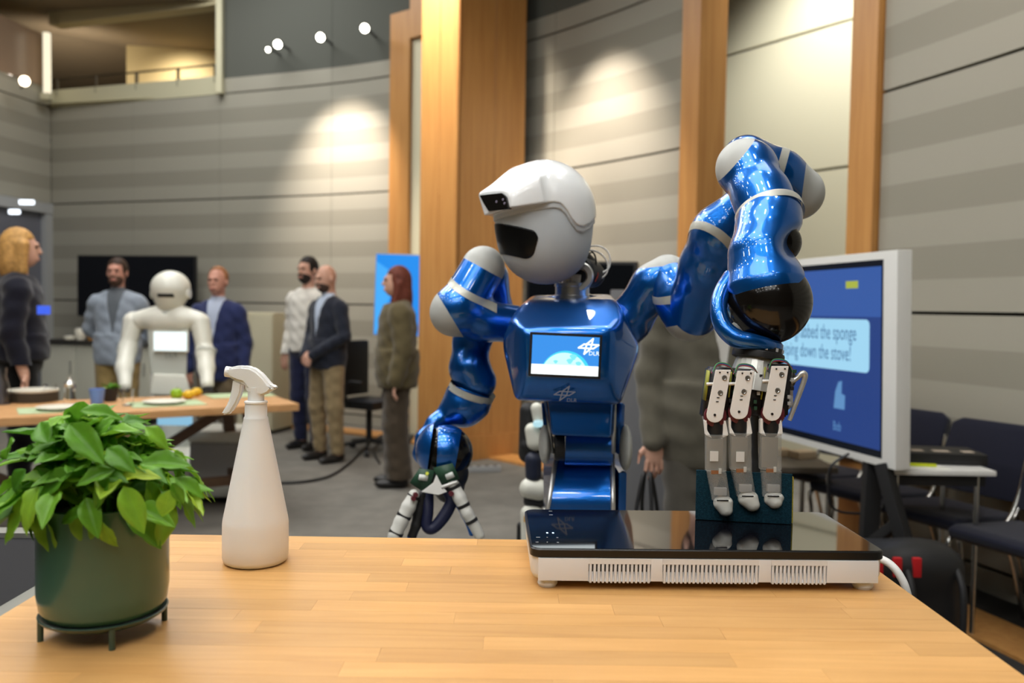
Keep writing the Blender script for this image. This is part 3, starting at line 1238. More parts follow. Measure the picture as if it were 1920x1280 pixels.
def leaf_mat():
    m, N, L, b = new_mat('basil_leaf')
    oi = N.new('ShaderNodeObjectInfo')
    cr = N.new('ShaderNodeValToRGB')
    E = cr.color_ramp.elements
    E[0].position = 0
    E[0].color = (*s2l(76, 132, 34), 1)
    E[1].position = 1
    E[1].color = (*s2l(176, 200, 56), 1)
    for p, c in ((.5, s2l(106, 162, 44)), (.88, s2l(136, 188, 56))):
        e = E.new(p)
        e.color = (*c, 1)
    L.new(oi.outputs['Random'], cr.inputs['Fac'])
    tc = N.new('ShaderNodeTexCoord')
    nz = N.new('ShaderNodeTexNoise')
    nz.inputs['Scale'].default_value = 60
    L.new(tc.outputs['Object'], nz.inputs['Vector'])
    hs = N.new('ShaderNodeHueSaturation')
    mr = N.new('ShaderNodeMapRange')
    mr.inputs['To Min'].default_value = .75
    mr.inputs['To Max'].default_value = 1.25
    L.new(nz.outputs['Fac'], mr.inputs['Value'])
    L.new(mr.outputs[0], hs.inputs['Value'])
    L.new(cr.outputs['Color'], hs.inputs['Color'])
    L.new(hs.outputs['Color'], b.inputs['Base Color'])
    b.inputs['Roughness'].default_value = 0.42
    b.inputs['Specular IOR Level'].default_value = 0.4
    # thin leaf: part of the light passes through
    tl = N.new('ShaderNodeBsdfTranslucent')
    L.new(hs.outputs['Color'], tl.inputs['Color'])
    ms = N.new('ShaderNodeMixShader')
    ms.inputs[0].default_value = 0.3
    out = N['Material Output']
    L.new(b.outputs[0], ms.inputs[1])
    L.new(tl.outputs[0], ms.inputs[2])
    L.new(ms.outputs[0], out.inputs['Surface'])
    return m


M_LEAF = leaf_mat()
M_STEM = mat('basil_stem', s2l(110, 150, 50), 0.5)


def leaf_mesh(L_, W_, curl, cup, seed):
    """leaf along +x from its stalk, upper face +z: ovate outline, folded midrib, puffed between veins"""
    r = random.Random(seed)
    nu, nv = 10, 8
    vs, fs = [], []
    for i in range(nu + 1):
        u = i / nu
        w = W_ * (math.sin(math.pi * min(1, u ** 0.84)) ** 0.85) * (1 - .08 * u) if 0 < u < 1 else 0.0005
        x = L_ * u
        droop = -curl * L_ * u * u
        for j in range(nv + 1):
            v = j / nv * 2 - 1
            y = w * v * (1 - .12 * abs(v) * cup)
            z = droop + cup * w * (abs(v) ** 1.3) * .9 - .10 * w * (1 - abs(v)) + .10 * w * math.sin(u * 19 + abs(v) * 3.0) * abs(v)
            z -= w * 1.3 * max(0, abs(v) - .55) ** 1.5 * (1 + .5 * math.sin(u * 7 + seed))
            vs.append((x, y, z))
    for i in range(nu):
        for j in range(nv):
            a = i * (nv + 1) + j
            fs.append((a, a + nv + 1, a + nv + 2, a + 1))
    # stalk
    me = mesh_py(vs, fs)
    me.polygons.foreach_set('use_smooth', [True] * len(me.polygons))
    me.materials.append(M_LEAF)
    return me


LEAVES = [leaf_mesh(.062, .0178, .25, .75, 1), leaf_mesh(.056, .0175, .4, .5, 2), leaf_mesh(.066, .0185, .15, .9, 3), leaf_mesh(.050, .0148, .5, .7, 4), leaf_mesh(.040, .012, .35, .9, 5)]


def leaf_at(p, d, upv, me, s=1.0):
    """p, d, upv in the plant's frame"""
    x = Vector(d).normalized()
    z = (Vector(upv) - x * Vector(upv).dot(x)).normalized()
    y = z.cross(x)
    o = link('leaf', me, None, bas)
    o.matrix_basis = Matrix(((x.x * s, y.x * s, z.x * s, p[0]), (x.y * s, y.y * s, z.y * s, p[1]), (x.z * s, y.z * s, z.z * s, p[2]), (0, 0, 0, 1)))
    return o


rnd = random.Random(21)
cz = .152
# dome of leaf pairs at stem ends: axes in metres
ax_, ay_, az_ = .106, .10, .120
stems = []
for i in range(36):
    gold = i * 2.39996
    q = math.sqrt((i + .5) / 36)
    th = gold
    el = math.acos(min(1, q * .98))            # 90deg at the top of the dome
    dirv = Vector((math.cos(th) * math.cos(el), math.sin(th) * math.cos(el), math.sin(el) * .95 + .08))
    tip = Vector((dirv.x * ax_ * rnd.uniform(.55, .82) - .008, dirv.y * ay_ * rnd.uniform(.55, .82), cz + dirv.z * az_ * rnd.uniform(.6, .88)))
    base = Vector((dirv.x * .03, dirv.y * .03, .148))
    mid = base.lerp(tip, .55) + Vector((0, 0, .018))
    tube('stem', [base, mid, tip], [.0022, .0014], M_STEM, bas, False, 6, 4)
    stems.append((tip, dirv))
    a0 = rnd.uniform(0, 6.28)
    for k in range(4):
        a = a0 + k * math.pi / 2 + rnd.uniform(-.4, .4)
        side = Vector((math.cos(a), math.sin(a), 0))
        d = side * .85 + dirv * .55 + Vector((0, 0, rnd.uniform(-.35, .25)))
        upv = dirv * .7 + Vector((0, 0, .8))
        leaf_at(tip + d.normalized() * .004, d, upv, LEAVES[rnd.choice((0, 0, 1, 1, 2, 3))], rnd.uniform(.68, .98))
    for k in range(2):
        a = a0 + .8 + k * math.pi
        d = Vector((math.cos(a) * .6, math.sin(a) * .6, .7)) + dirv * .4
        leaf_at(tip, d, dirv + Vector((0, 0, .3)), LEAVES[4], rnd.uniform(.6, .95))
    # hanging leaves round the rim
    if dirv.z < .75:
        for k in range(3):
            a = math.atan2(dirv.y, dirv.x) + rnd.uniform(-.6, .6)
            rr = rnd.uniform(.070, .098)
            p0 = Vector((math.cos(a) * rr, math.sin(a) * rr, rnd.uniform(.165, .20)))
            d = Vector((math.cos(a) * .6 + rnd.uniform(-.5, .5), math.sin(a) * .6 + rnd.uniform(-.5, .5), rnd.uniform(-.9, -.25)))
            leaf_at(p0, d, Vector((math.cos(a), math.sin(a), .8)), LEAVES[rnd.choice((0, 1, 2, 3))], rnd.uniform(.75, 1.05))
    # a lower pair on the stem
    for k in range(2):
        a = a0 + k * math.pi + .5
        d = Vector((math.cos(a), math.sin(a), rnd.uniform(-.5, .1))) * .8 + dirv * .4
        leaf_at(mid, d, Vector((dirv.x * .5, dirv.y * .5, 1)), LEAVES[rnd.choice((0, 1, 3))], rnd.uniform(.7, 1.0))


def leaf_px(x0, y0, x1, y1, dY, me, toward=(-.0, -1, .55), Y=None):
    """a leaf seen from stalk (x0,y0) to tip (x1,y1) hanging on the near side"""
    Yb = Y if Y else pot_c.y - PR - .012
    a, b = at(x0, y0, Yb) - pot_c, at(x1, y1, Yb + dY) - pot_c
    L_ = (b - a).length
    base = {0: .062, 1: .056, 2: .066, 3: .050, 4: .040}[me]
    leaf_at(a, b - a, toward, LEAVES[me], L_ / base * 1.03)


for spec in [(232, 912, 268, 996, -.01, 2, (.3, -1, .5)), (185, 975, 205, 1032, .0, 3, (-.2, -1, .4)), (328, 896, 384, 924, .0, 0, (.1, -.6, 1)),
             (140, 880, 66, 932, -.01, 2, (-.2, -1, .7)), (205, 895, 165, 948, -.015, 3, (-.1, -1, .6)), (215, 880, 142, 900, -.02, 0, (0, -1, .9)),
             (160, 960, 100, 968, .0, 3, (0, -.9, .7)), (318, 918, 302, 975, .0, 1, (.4, -1, .2)), (322, 905, 346, 942, .0, 3, (.5, -1, .3)),
             (130, 795, 190, 862, -.02, 2, (0, -1, .9)), (48, 880, 4, 925, 0, 1, (-.3, -1, .5)), (60, 920, 36, 980, 0, 3, (-.4, -1, .4)),
             (272, 800, 318, 830, 0, 1, (.2, -.8, 1)), (262, 870, 345, 858, -.01, 0, (.1, -.8, 1)), (90, 830, 60, 780, .02, 1, (-.4, -.8, .9)),
             (150, 770, 232, 772, .02, 0, (0, -.6, 1)), (95, 800, 130, 772, .03, 2, (-.1, -.7, 1)), (200, 840, 240, 870, -.02, 1, (0, -1, .8)), (24, 830, -10, 845, .02, 1, (-.3, -.8, .9)),
             (325, 850, 357, 855, .02, 4, (.2, -.8, .9)), (230, 790, 285, 775, .03, 1, (.1, -.7, 1))]:
    leaf_px(*spec)
# ------------------------------------------------------------------ the blue humanoid robot
def paint_mat(name, c, metal=0.8, rough=0.28):
    m, N, L, b = new_mat(name)
    tc = N.new('ShaderNodeTexCoord')
    v = N.new('ShaderNodeTexNoise')
    v.inputs['Scale'].default_value = 2600
    L.new(tc.outputs['Object'], v.inputs['Vector'])
    mr = N.new('ShaderNodeMapRange')
    mr.inputs['To Min'].default_value = .8
    mr.inputs['To Max'].default_value = 1.2
    L.new(v.outputs['Fac'], mr.inputs['Value'])
    sc = N.new('ShaderNodeVectorMath')
    sc.operation = 'SCALE'
    sc.inputs[0].default_value = c
    L.new(mr.outputs[0], sc.inputs['Scale'])
    L.new(sc.outputs[0], b.inputs['Base Color'])
    b.inputs['Metallic'].default_value = metal
    b.inputs['Roughness'].default_value = rough
    b.inputs['Coat Weight'].default_value = 1.0
    b.inputs['Coat Roughness'].default_value = 0.02
    MATS[name] = m
    return m


M_BLUE = paint_mat('metallic_blue_paint', (0.003, 0.125, 0.50))
M_CAP = mat('satin_grey_cap', s2l(186, 188, 184), 0.45, spec=0.4)
M_RING = mat('silver_band', s2l(188, 188, 178), 0.38, metal=0.35)
M_HELM = mat('helmet_white', s2l(236, 238, 238), 0.22, coat=0.5)
M_FACE = mat('helmet_grey_white', s2l(196, 203, 208), 0.5, spec=0.4)
M_VISOR = mat('visor_black', (0.004, 0.004, 0.004), 0.3, spec=0.3)
M_GLOSSBLK = mat('gloss_black_sphere', (0.006, 0.005, 0.004), 0.16, spec=.35, coat=0.25)
M_ALUP = mat('machined_aluminium', s2l(214, 214, 208), 0.35, metal=0.7)
M_PLATE = mat('white_finger_plate', s2l(250, 250, 247), 0.4)
M_DARKMECH = mat('dark_mechanics', (0.012, 0.012, 0.013), 0.5)
M_PCB = mat('green_circuit_board', s2l(38, 72, 52), 0.5, noise=0.2, nscale=300)
M_CHIP = mat('white_connector', s2l(216, 220, 216), 0.5)
M_CLEAR = mat('smoky_clear_plastic', s2l(206, 206, 200), 0.15, trans=0.0, spec=0.7, alpha=0.34)
M_TIP = mat('milky_rubber_tip', s2l(214, 214, 206), 0.4, sss=0.2)
M_MAROON = mat('maroon_pulley', s2l(96, 34, 44), 0.45)
M_COPPER = mat('copper_flex', s2l(170, 120, 84), 0.4, metal=0.4)

rb = thing('humanoid_robot', 'blue humanoid robot with white helmet head pressing a sponge on the cooktop', 'robot', (0.17, 2.15, 0))
K = 1.0 / F_PX


def link_iso(name, prims, k=0.025, h=0.004, pad=0.02, mtl=None, parent=None, clip=None):
    """prims: (a, b, ra, rb) round cones in metres"""
    pts = []
    for a, b, r1, r2 in prims:
        for p, r in ((a, r1), (b, r2)):
            pts += [Vector(p) + Vector((r, r, r)), Vector(p) - Vector((r, r, r))]

    def f(P):
        d = None
        for a, b, r1, r2 in prims:
            e = cone_d(P, a, b, r1, r2)
            d = e if d is None else smin(d, e, k)
        return clip(P, d) if clip else d
    lo, hi = bounds(pts, pad)
    return iso(f, lo, hi, h)


def q(px, py, Y, rpx):
    """control sphere: position and radius given as the photo shows them"""
    return at(px, py, Y), rpx * Y * K


def cones(*spec):
    out = []
    for s in spec:
        (a, r1), (b, r2) = q(*s[0]), q(*s[1])
        out.append((a, b, r1, r2))
    return out


def plane_px(x0, y0, x1, y1, Y, tilt=0.0):
    """plane through a line seen in the photo, along the sight line (plus tilt)"""
    a, b = at(x0, y0, Y), at(x1, y1, Y)
    view = (at((x0 + x1) / 2, (y0 + y1) / 2, Y) - Vector((0, 0, CAM_Z))).normalized()
    n = (b - a).cross(view + Vector((0, 0, tilt))).normalized()
    return a, n


def side_of(co, no, p):
    return (Vector(p) - co).dot(no) > 0


def blue_link(name, me, caps, parent=rb):
    """split caps (plane, a point inside the cap) off a link mesh; caps become sub-parts"""
    pieces = []
    for co, no, inside in caps:
        kp = side_of(co, no, inside)
        pieces.append(cut(me, co, no, kp))
        me = cut(me, co, no, not kp)
    o = link(name, me, M_BLUE, parent, True)
    for c in pieces:
        link('end_cap', c, M_CAP, o, True)
    return o


def band_px(parent, prims, line, Y, tilt, width, infl=.0011, k=.02, h=.0035, lim=None):
    """silver ring: the slice of the (slightly inflated) link between two parallel planes"""
    pr = [(a, b, r1 + infl, r2 + infl) for a, b, r1, r2 in prims]
    me = link_iso('b', pr, k=k, h=h)
    co, no = plane_px(*line, Y, tilt)
    me = cut(me, co - no * width / 2, no, True)
    me = cut(me, co + no * width / 2, no, False)
    if lim is not None:
        me = cut(me, lim[0], lim[1], lim[2])
    return link('band', me, M_RING, parent, True)


# ---- chest
DC = -.075


def cp(*t):
    return [at(x, y, Y + DC) for x, y, Y in t]


CHP = cp((978, 616, 2.02), (1152, 619, 2.02), (1143, 715, 2.02), (984, 709, 2.02),
         (966, 749, 2.05), (1162, 759, 2.05), (941, 648, 2.13), (1200, 656, 2.13),
         (955, 597, 2.08), (1168, 590, 2.08), (980, 566, 2.14), (1152, 561, 2.14),
         (996, 553, 2.3), (1144, 552, 2.3), (947, 648, 2.36), (1193, 652, 2.36), (970, 744, 2.34), (1160, 750, 2.34))


def hull_planes(pts):
    bm = bmesh.new()
    for p in pts:
        bm.verts.new(p)
    bmesh.ops.convex_hull(bm, input=bm.verts)
    bmesh.ops.recalc_face_normals(bm, faces=bm.faces)
    bm.normal_update()
    pl = []
    for f in bm.faces:
        n_, c_ = np.array(f.normal), float(Vector(f.normal).dot(f.verts[0].co))
        if not any(n_ @ m > .995 and abs(c_ - d) < .006 for m, d in pl):
            pl.append((n_, c_))
    bm.free()
    return pl


def poly_d(P, planes, k):
    d = None
    for n_, c_ in planes:
        e = P @ n_ - c_
        d = e if d is None else smax(d, e, k)
    return d


CPL = hull_planes(CHP)
chest = link('chest', iso(lambda P: poly_d(P, CPL, .016) - .004, *bounds(CHP, .03), .005), M_BLUE, rb, True)
# collar dome that carries the neck
link('collar_dome', link_iso('c', cones(((1010, 592, 2.17, 36), (1130, 590, 2.17, 36)), ((1073, 585, 2.18, 40), (1073, 575, 2.2, 36))), k=.03), M_BLUE, rb, True)

# ---- chest display
def plane_frame(p00, p10, p01):
    """frame with origin at p00, x to p10, y to p01"""
    x = (p10 - p00).normalized()
    z = x.cross(p01 - p00).normalized()
    y = z.cross(x)
    return Matrix(((x.x, y.x, z.x, p00.x), (x.y, y.y, z.y, p00.y), (x.z, y.z, z.z, p00.z), (0, 0, 0, 1)))


bl, br_, tl_ = at(995.5, 700, 2.016 + DC), at(1121, 705.5, 2.016 + DC), at(998, 627, 2.016 + DC)
MS = plane_frame(bl, br_, tl_)
sw, sh = (br_ - bl).length, (tl_ - bl).length


def flat(name, poly, M, z, m, parent):
    me = mesh_py([M @ Vector((x, y, z)) for x, y in poly], [tuple(range(len(poly)))])
    return link(name, me, m, parent, True)


M_SBLUE = emat('display_blue', s2l(60, 150, 240), 1.0)
M_SWHITE = emat('display_white', (0.92, 1.0, 1.0), 1.35)
M_SCYAN = emat('display_cyan', s2l(70, 215, 245), 1.1)
M_SPALE = emat('display_pale', s2l(205, 250, 250), 1.1)
disp = box('display', (sw / 2, sh / 2, -.004), (sw + .012, sh + .012, .0095), M_BLACK, rb, .002, M=MS, world=True)
flat('display_picture', [(0, 0), (sw, 0), (sw, sh), (0, sh)], MS, .0012, M_SBLUE, disp)


def disc(cx, cy, r, ylim, n=40):
    return [(cx + r * math.cos(a), max(cy + r * math.sin(a), ylim)) for a in np.linspace(0, math.pi, n)]


gx, gy = sw * .515, sh * .0
flat('globe_rim', disc(gx, sh * -.02, sw * .375, sh * .24)[::1], MS, .0014, M_SCYAN, disp)
flat('globe', disc(gx - sw * .02, sh * -.02, sw * .345, sh * .24), MS, .0016, M_SPALE, disp)
for cx, cy, r in [(.62, .47, .05), (.57, .36, .045), (.70, .30, .04), (.36, .33, .03)]:
    flat('globe_land', [(sw * cx + sw * r * math.cos(a) * (1 + .3 * math.sin(3 * a)), sh * cy + sw * r * .9 * math.sin(a)) for a in np.linspace(0, 6.28, 14)[:-1]], MS, .0018, emat('display_land', s2l(130, 232, 240), 1.1), disp)
flat('caption_bar', [(0, 0), (sw, 0), (sw, sh * .255), (0, sh * .255)], MS, .0020, M_SWHITE, disp)


def seg_poly(a, b, w):
    a, b = Vector((*a, 0)), Vector((*b, 0))
    d = (b - a).normalized()
    n = Vector((-d.y, d.x, 0)) * w / 2
    a2, b2 = a - d * w * .4, b + d * w * .4
    return [(p.x, p.y) for p in (a2 - n, b2 - n, b2 + n, a2 + n)]


def emblem_mesh(M, cx, cy, s, w, z):
    """crossed slanting rhombs, four long points"""
    A = [(-1, -.22), (-.46, .26), (1, .22), (.46, -.26)]
    B = [(.42, .98), (.2, -.3), (-.42, -.98), (-.2, .3)]
    C = [((-.62, .0), (.62, .0))]
    vs, fs = [], []
    segs = [(A[i], A[(i + 1) % 4]) for i in range(4)] + [(B[i], B[(i + 1) % 4]) for i in range(4)]
    for i, (a, b) in enumerate(segs):
        P = seg_poly((cx + a[0] * s, cy + a[1] * s * .8), (cx + b[0] * s, cy + b[1] * s * .8), w)
        k = len(vs)
        vs += [M @ Vector((x, y, z + i * 1e-5)) for x, y in P]
        fs.append((k, k + 1, k + 2, k + 3))
    return mesh_py(vs, fs)


link('emblem', emblem_mesh(MS, sw * .84, sh * .76, sw * .148, sw * .024, .0022), M_SWHITE, disp, True)
link('lettering', text_mesh('DLR', sh * .15, MS @ Matrix.Translation((sw * .845, sh * .535, .0022))), M_SWHITE, disp, True)
# emblem printed on the lower chest
p00, p10, p01 = at(1030, 752, 2.033 + DC), at(1110, 755, 2.033 + DC), at(1032, 715, 2.0155 + DC)
ML = plane_frame(p00, p10, p01)
M_PRINT = mat('grey_print', s2l(150, 162, 186), 0.5)
lw = (p10 - p00).length
link('emblem', emblem_mesh(ML, lw * .34, lw * .24, lw * .24, lw * .028, .004), M_PRINT, rb, True)
link('lettering', text_mesh('DLR', lw * .13, ML @ Matrix.Translation((lw * .40, lw * .03, .0045))), M_PRINT, rb, True)

# ---- head
HY = 2.10
hc = at(1016, 412, HY)
hp = lambda n: n * HY * K


def egg(P):
    d1 = ell_d(P, at(1020, 398, HY + .01), (hp(92), hp(86), hp(92)))
    d2 = ell_d(P, at(1022, 470, HY), (hp(75), hp(68), hp(62)))
    return smin(d1, d2, .07)


lo, hi = bounds([at(890, 280, HY - .2), at(1140, 560, HY + .2)], .02)


def px_of(P):
    """approx. photo column and row of points near the head depth (the head looks along -x)"""
    return 960 + P[:, 0] / HY * F_PX, 577 - (P[:, 2] - CAM_Z) / HY * F_PX


BX = [880, 905, 960, 1030, 1042, 1052, 1062, 1072, 1084, 1098, 1112, 1140]
BYv = [412, 411, 402, 391, 393, 402, 418, 429, 432, 424, 408, 395]


def wy_(x):
    return 2.03 + (925 - x) * .0016


SNP = [at(x, y, wy_(x)) for x, y in [(894, 363), (943, 356), (953, 366), (959, 395), (913, 402), (903, 383), (909, 411), (958, 407)]]
SNP += [at(*p) for p in [(962, 318, 2.08), (1012, 332, 1.985), (1020, 392, 1.98), (950, 345, 2.14), (945, 405, 2.14), (1020, 330, 2.12), (1020, 400, 2.12)]]


SPL = hull_planes(SNP)


def snout_d(P):
    return poly_d(P, SPL, .006)


def helm(P):
    d = egg(P) - .0065
    d = smin(d, snout_d(P), .028)
    x, y = px_of(P)
    brim = (y - np.interp(x, BX, BYv)) * HY * K
    return smax(d, brim, .003)


link('head_shell', iso(egg, lo, hi, .004), M_FACE, rb, True)
hs = link('helmet_shell', iso(helm, lo, hi, .0032, 3), M_HELM, rb, True)


def rim(P):
    x, y = px_of(P)
    return smax(egg(P) - .0034, (y - np.interp(x, BX, BYv) - 10) * HY * K, .002)


link('inner_rim', iso(rim, lo, hi, .0036, 2), mat('helmet_rim_grey', s2l(206, 211, 214), .4), rb, True)


def mouth(P):
    d = egg(P) - .0022
    x, y = px_of(P)
    u = np.stack([x, y], 1)
    # rounded polygon seen from the side: left edge runs along the face front
    c = np.array([950.0, 456.0])
    v = u - c
    a = math.radians(14)
    vx, vy = v[:, 0] * math.cos(a) + v[:, 1] * math.sin(a), -v[:, 0] * math.sin(a) + v[:, 1] * math.cos(a)
    qx, qy = np.abs(vx) - (52 - 16), np.abs(vy) - (26 - 16)
    r = (np.sqrt(np.maximum(qx, 0) ** 2 + np.maximum(qy, 0) ** 2) + np.minimum(np.maximum(qx, qy), 0) - 16) * HY * K
    far = P[:, 1] - (HY + .06)
    return np.maximum(np.maximum(np.maximum(d, r), far), -(egg(P) + .012))


link('face_visor', iso(mouth, lo, hi, .003, 1), M_VISOR, rb, True)
# camera window set into the brim
WP = [(898, 366), (940, 361.5), (948, 369), (953, 391.5), (915, 395.5), (906, 381)]
WPT = [at(x, y, wy_(x) - .006) for x, y in WP]
wn = (WPT[1] - WPT[0]).cross(WPT[3] - WPT[0]).normalized()
wn = wn if wn.y < 0 else -wn


def plate3(name, P, n, th, m, parent, bevel=.0015):
    bm = bmesh.new()
    a = [bm.verts.new(p) for p in P]
    b = [bm.verts.new(p - n * th) for p in P]
    bm.faces.new(a)
    bm.faces.new(b[::-1])
    for i in range(len(P)):
        j = (i + 1) % len(P)
        bm.faces.new((a[j], a[i], b[i], b[j]))
    bmesh.ops.recalc_face_normals(bm, faces=bm.faces)
    if bevel:
        bmesh.ops.bevel(bm, geom=bm.edges[:], offset=bevel, segments=2, affect='EDGES')
    return link(name, sharp(mesh_bm(bm), 40), m, parent, True)


cw = plate3('camera_window', WPT, wn, .012, M_GLOSSBLK, rb)
for lx, ly in ((931, 378), (943, 374), (946, 381)):
    lathe('lens', [(0, .0012), (.003, .001), (.0036, -.001)], mat('lens_violet', (0.25, 0.22, 0.3), .05, coat=1), cw, 16, frame_from(at(lx, ly, wy_(lx) - .0065), wn), True)

# ---- neck
NY = 2.16
nb = at(1073, 551, NY)
lathe('neck_ring', [(0, -.012), (.046, -.012), (.046, -.004), (.043, -.003), (.043, .018), (.045, .019), (.045, .027), (.038, .028), (0, .028)], M_STEEL, rb, 40, Matrix.Translation(nb), True)
lathe('neck_motor', [(0, -.03), (.034, -.03), (.036, -.02), (.036, .025), (.03, .032), (0, .032)], M_DARKMECH, rb, 28, frame_from(at(1098, 510, NY), (-.5, -.8, .05)), True)
lathe('neck_gear', [(.016, -.007), (.034, -.007), (.036, 0), (.033, .004), (.021, .004), (.0165, -.003)], M_ALUP, rb, 36, frame_from(at(1087, 518, NY - .035), (-.35, -.93, .05)), True)
box('neck_bracket', at(1080, 533, NY - .02), (.045, .02, .05), M_ALUP, rb, .004, world=True)
box('neck_bracket', at(1062, 522, NY), (.02, .05, .06), M_STEEL, rb, .003, world=True)
link('head_joint', link_iso('j', cones(((1090, 490, NY, 22), (1110, 515, NY + .03, 24)))), M_DARKMECH, rb, True)
for sp in ([(1098, 463), (1122, 461), (1138, 470), (1144, 486), (1141, 503), (1128, 512)], [(1100, 467), (1122, 473), (1136, 486), (1140, 500), (1136, 514), (1124, 524)]):
    tube('white_cable', [at(x, y, NY + .01) for x, y in sp], .0022, M_WHITE, rb, True, 8)
for j, sp in enumerate([[(1092, 478), (1112, 474), (1118, 490), (1116, 505)], [(1090, 474), (1108, 470), (1116, 482), (1118, 500)], [(1098, 500), (1116, 505), (1121, 515), (1116, 528)]]):
    tube('wire', [at(x, y, NY - .02) for x, y in sp], .0019, mat('red_wire', (.35, .05, .03), .5) if j == 2 else M_BLACK, rb, True, 6)

# ---- shoulder and arm on the viewer's left
A1 = 2.14
PR1 = cones(((866, 572, A1, 43), (906, 502, A1 + .03, 41)), ((850, 586, A1, 44), (850, 586, A1, 44)),
            ((858, 582, A1, 42), (905, 600, A1 + .02, 38)), ((905, 600, A1 + .02, 38), (1000, 612, A1 + .06, 34)))
me = link_iso('s', PR1, k=.02)
c1 = plane_px(819, 549, 868, 630, A1)
c2 = plane_px(867, 482, 944, 524, A1 + .02)
o = blue_link('shoulder_link', me, [(*c1, at(812, 600, A1)), (*c2, at(915, 480, A1))])
band_px(o, PR1, (841, 521, 921, 568), A1 + .013, .2, .0165, lim=(at(932, 570, A1), Vector((1, 0, 0)), False))
# upper arm going down behind the shoulder
A2 = 2.26
me = link_iso('u', cones(((918, 520, 2.20, 36), (925, 580, A2, 34)), ((925, 580, A2, 34), (884, 640, A2, 33)), ((884, 640, A2, 33), (880, 690, A2 - .02, 35)),
                         ((880, 690, A2 - .02, 36), (893, 715, A2 - .02, 38))), k=.02)
o = link('upper_arm', me, M_BLUE, rb, True)
# fore link that narrows to the wrist fork
A3 = 2.24
me = link_iso('l', cones(((893, 715, A3, 39), (876, 752, A3, 43)), ((876, 752, A3, 42), (868, 765, A3 - .01, 36)), ((850, 770, A3, 27), (815, 793, A3 - .03, 14)),
                         ((815, 793, A3 - .03, 14), (795, 822, A3 - .05, 15)), ((795, 822, A3 - .05, 14), (790, 850, A3 - .05, 14)), ((790, 850, A3 - .05, 14), (803, 880, A3 - .05, 11))), k=.018)
c3 = plane_px(838, 718, 925, 748, A3)
me = cut(me, c3[0], c3[1], side_of(*c3, at(876, 780, A3)))
o = link('forearm', me, M_BLUE, rb, True)
band_px(o, cones(((893, 700, A3, 39), (893, 715, A3, 39)), ((893, 715, A3, 39), (876, 752, A3, 43))), (838, 717, 925, 749), A3, .25, .0175, infl=.003)
# wrist ball: black core, blue meridian shell
bc, brr = q(836, 848, 2.16, 51)


def sphere_mesh(c, r, h=.0045):
    return iso(lambda P: np.linalg.norm(P - np.array(c), axis=1) - r, np.array(c) - r - .015, np.array(c) + r + .015, h)


o = link('wrist_ball', sphere_mesh(bc, brr), M_GLOSSBLK, rb, True)
sh_ = sphere_mesh(bc, brr + .0015)
pa, pb2 = plane_px(822, 800, 818, 890, 2.16, .0), plane_px(866, 806, 852, 884, 2.16)
sh_ = cut(sh_, pa[0], pa[1], side_of(*pa, at(840, 848, 2.16)))
sh_ = cut(sh_, pb2[0], pb2[1], side_of(*pb2, at(840, 848, 2.16)))
link('wrist_shell', sh_, M_BLUE, o, True)
link('wrist_cup', cut(sphere_mesh(bc + Vector((0, 0, .006)), brr * 1.13), *plane_px(812, 800, 800, 890, 2.16), side_of(*plane_px(812, 800, 800, 890, 2.16), at(780, 845, 2.16))), M_BLUE, o, True)


def slab(name, pxs, Y, th, m, parent, bevel=.001, tiltY=None):
    """plate with the outline seen in the photo and its own thickness"""
    tilt = tiltY if tiltY else (lambda x, y: 0)
    P = [at(x, y, Y + tilt(x, y)) for x, y in pxs]
    c = sum(P, Vector()) / len(P)
    n = (P[1] - P[0]).cross(P[2] - P[0]).normalized()
    if n.y > 0:
        n = -n
    bm = bmesh.new()
    a = [bm.verts.new(p) for p in P]
    b = [bm.verts.new(p - n * th) for p in P]
    bm.faces.new(a)
    bm.faces.new(b[::-1])
    for i in range(len(P)):
        j = (i + 1) % len(P)
        bm.faces.new((a[j], a[i], b[i], b[j]))
    bmesh.ops.recalc_face_normals(bm, faces=bm.faces)
    if bevel:
        bmesh.ops.bevel(bm, geom=bm.edges[:], offset=bevel, segments=2, affect='EDGES')
    return link(name, sharp(mesh_bm(bm), 40), m, parent, True)


# open hand on the viewer's left
L1 = 2.10
hand = link('hand_palm', link_iso('h', cones(((812, 880, 2.15, 26), (850, 885, 2.15, 28)), ((835, 900, 2.16, 34), (842, 915, 2.17, 28))), k=.03), M_DARKMECH, rb, True)
bd = slab('circuit_board', [(768, 905), (786, 878), (815, 882), (806, 912), (790, 920)], 2.08, .004, M_PCB, hand)
bd2 = slab('circuit_board', [(812, 877), (848, 868), (862, 898), (825, 908)], 2.08, .004, M_PCB, hand)
slab('connector', [(786, 889), (803, 891), (801, 902), (784, 900)], 2.073, .004, M_CHIP, hand)
slab('connector', [(834, 890), (848, 884), (853, 894), (838, 900)], 2.073, .004, M_CHIP, hand)
slab('palm_plate', [(790, 922), (812, 905), (818, 890), (829, 912), (838, 922), (822, 928)], 2.074, .006, M_PLATE, hand)
slab('palm_plate', [(826, 911), (856, 901), (858, 905), (828, 917)], 2.073, .006, M_PLATE, hand)
lathe('ribbon_lamp', [(0, 0), (.004, 0), (.004, .004), (0, .004)], emat('small_yellow_led', (.85, .9, .1), .6), hand, 12, frame_from(at(801, 887, 2.075), (0, -1, 0)), True)


def finger_chain(name, pts, m, tipm, Y):
    f = link(name, link_iso('f', cones(*[((*pts[i][:2], pts[i][2], pts[i][3]), (*pts[i + 1][:2], pts[i + 1][2], pts[i + 1][3])) for i in range(len(pts) - 2)]), k=.006, h=.003), m, rb, True)
    a, b = pts[-2], pts[-1]
    link('fingertip', link_iso('t', cones((a, b)), k=.003, h=.003), tipm, f, True)
    return f


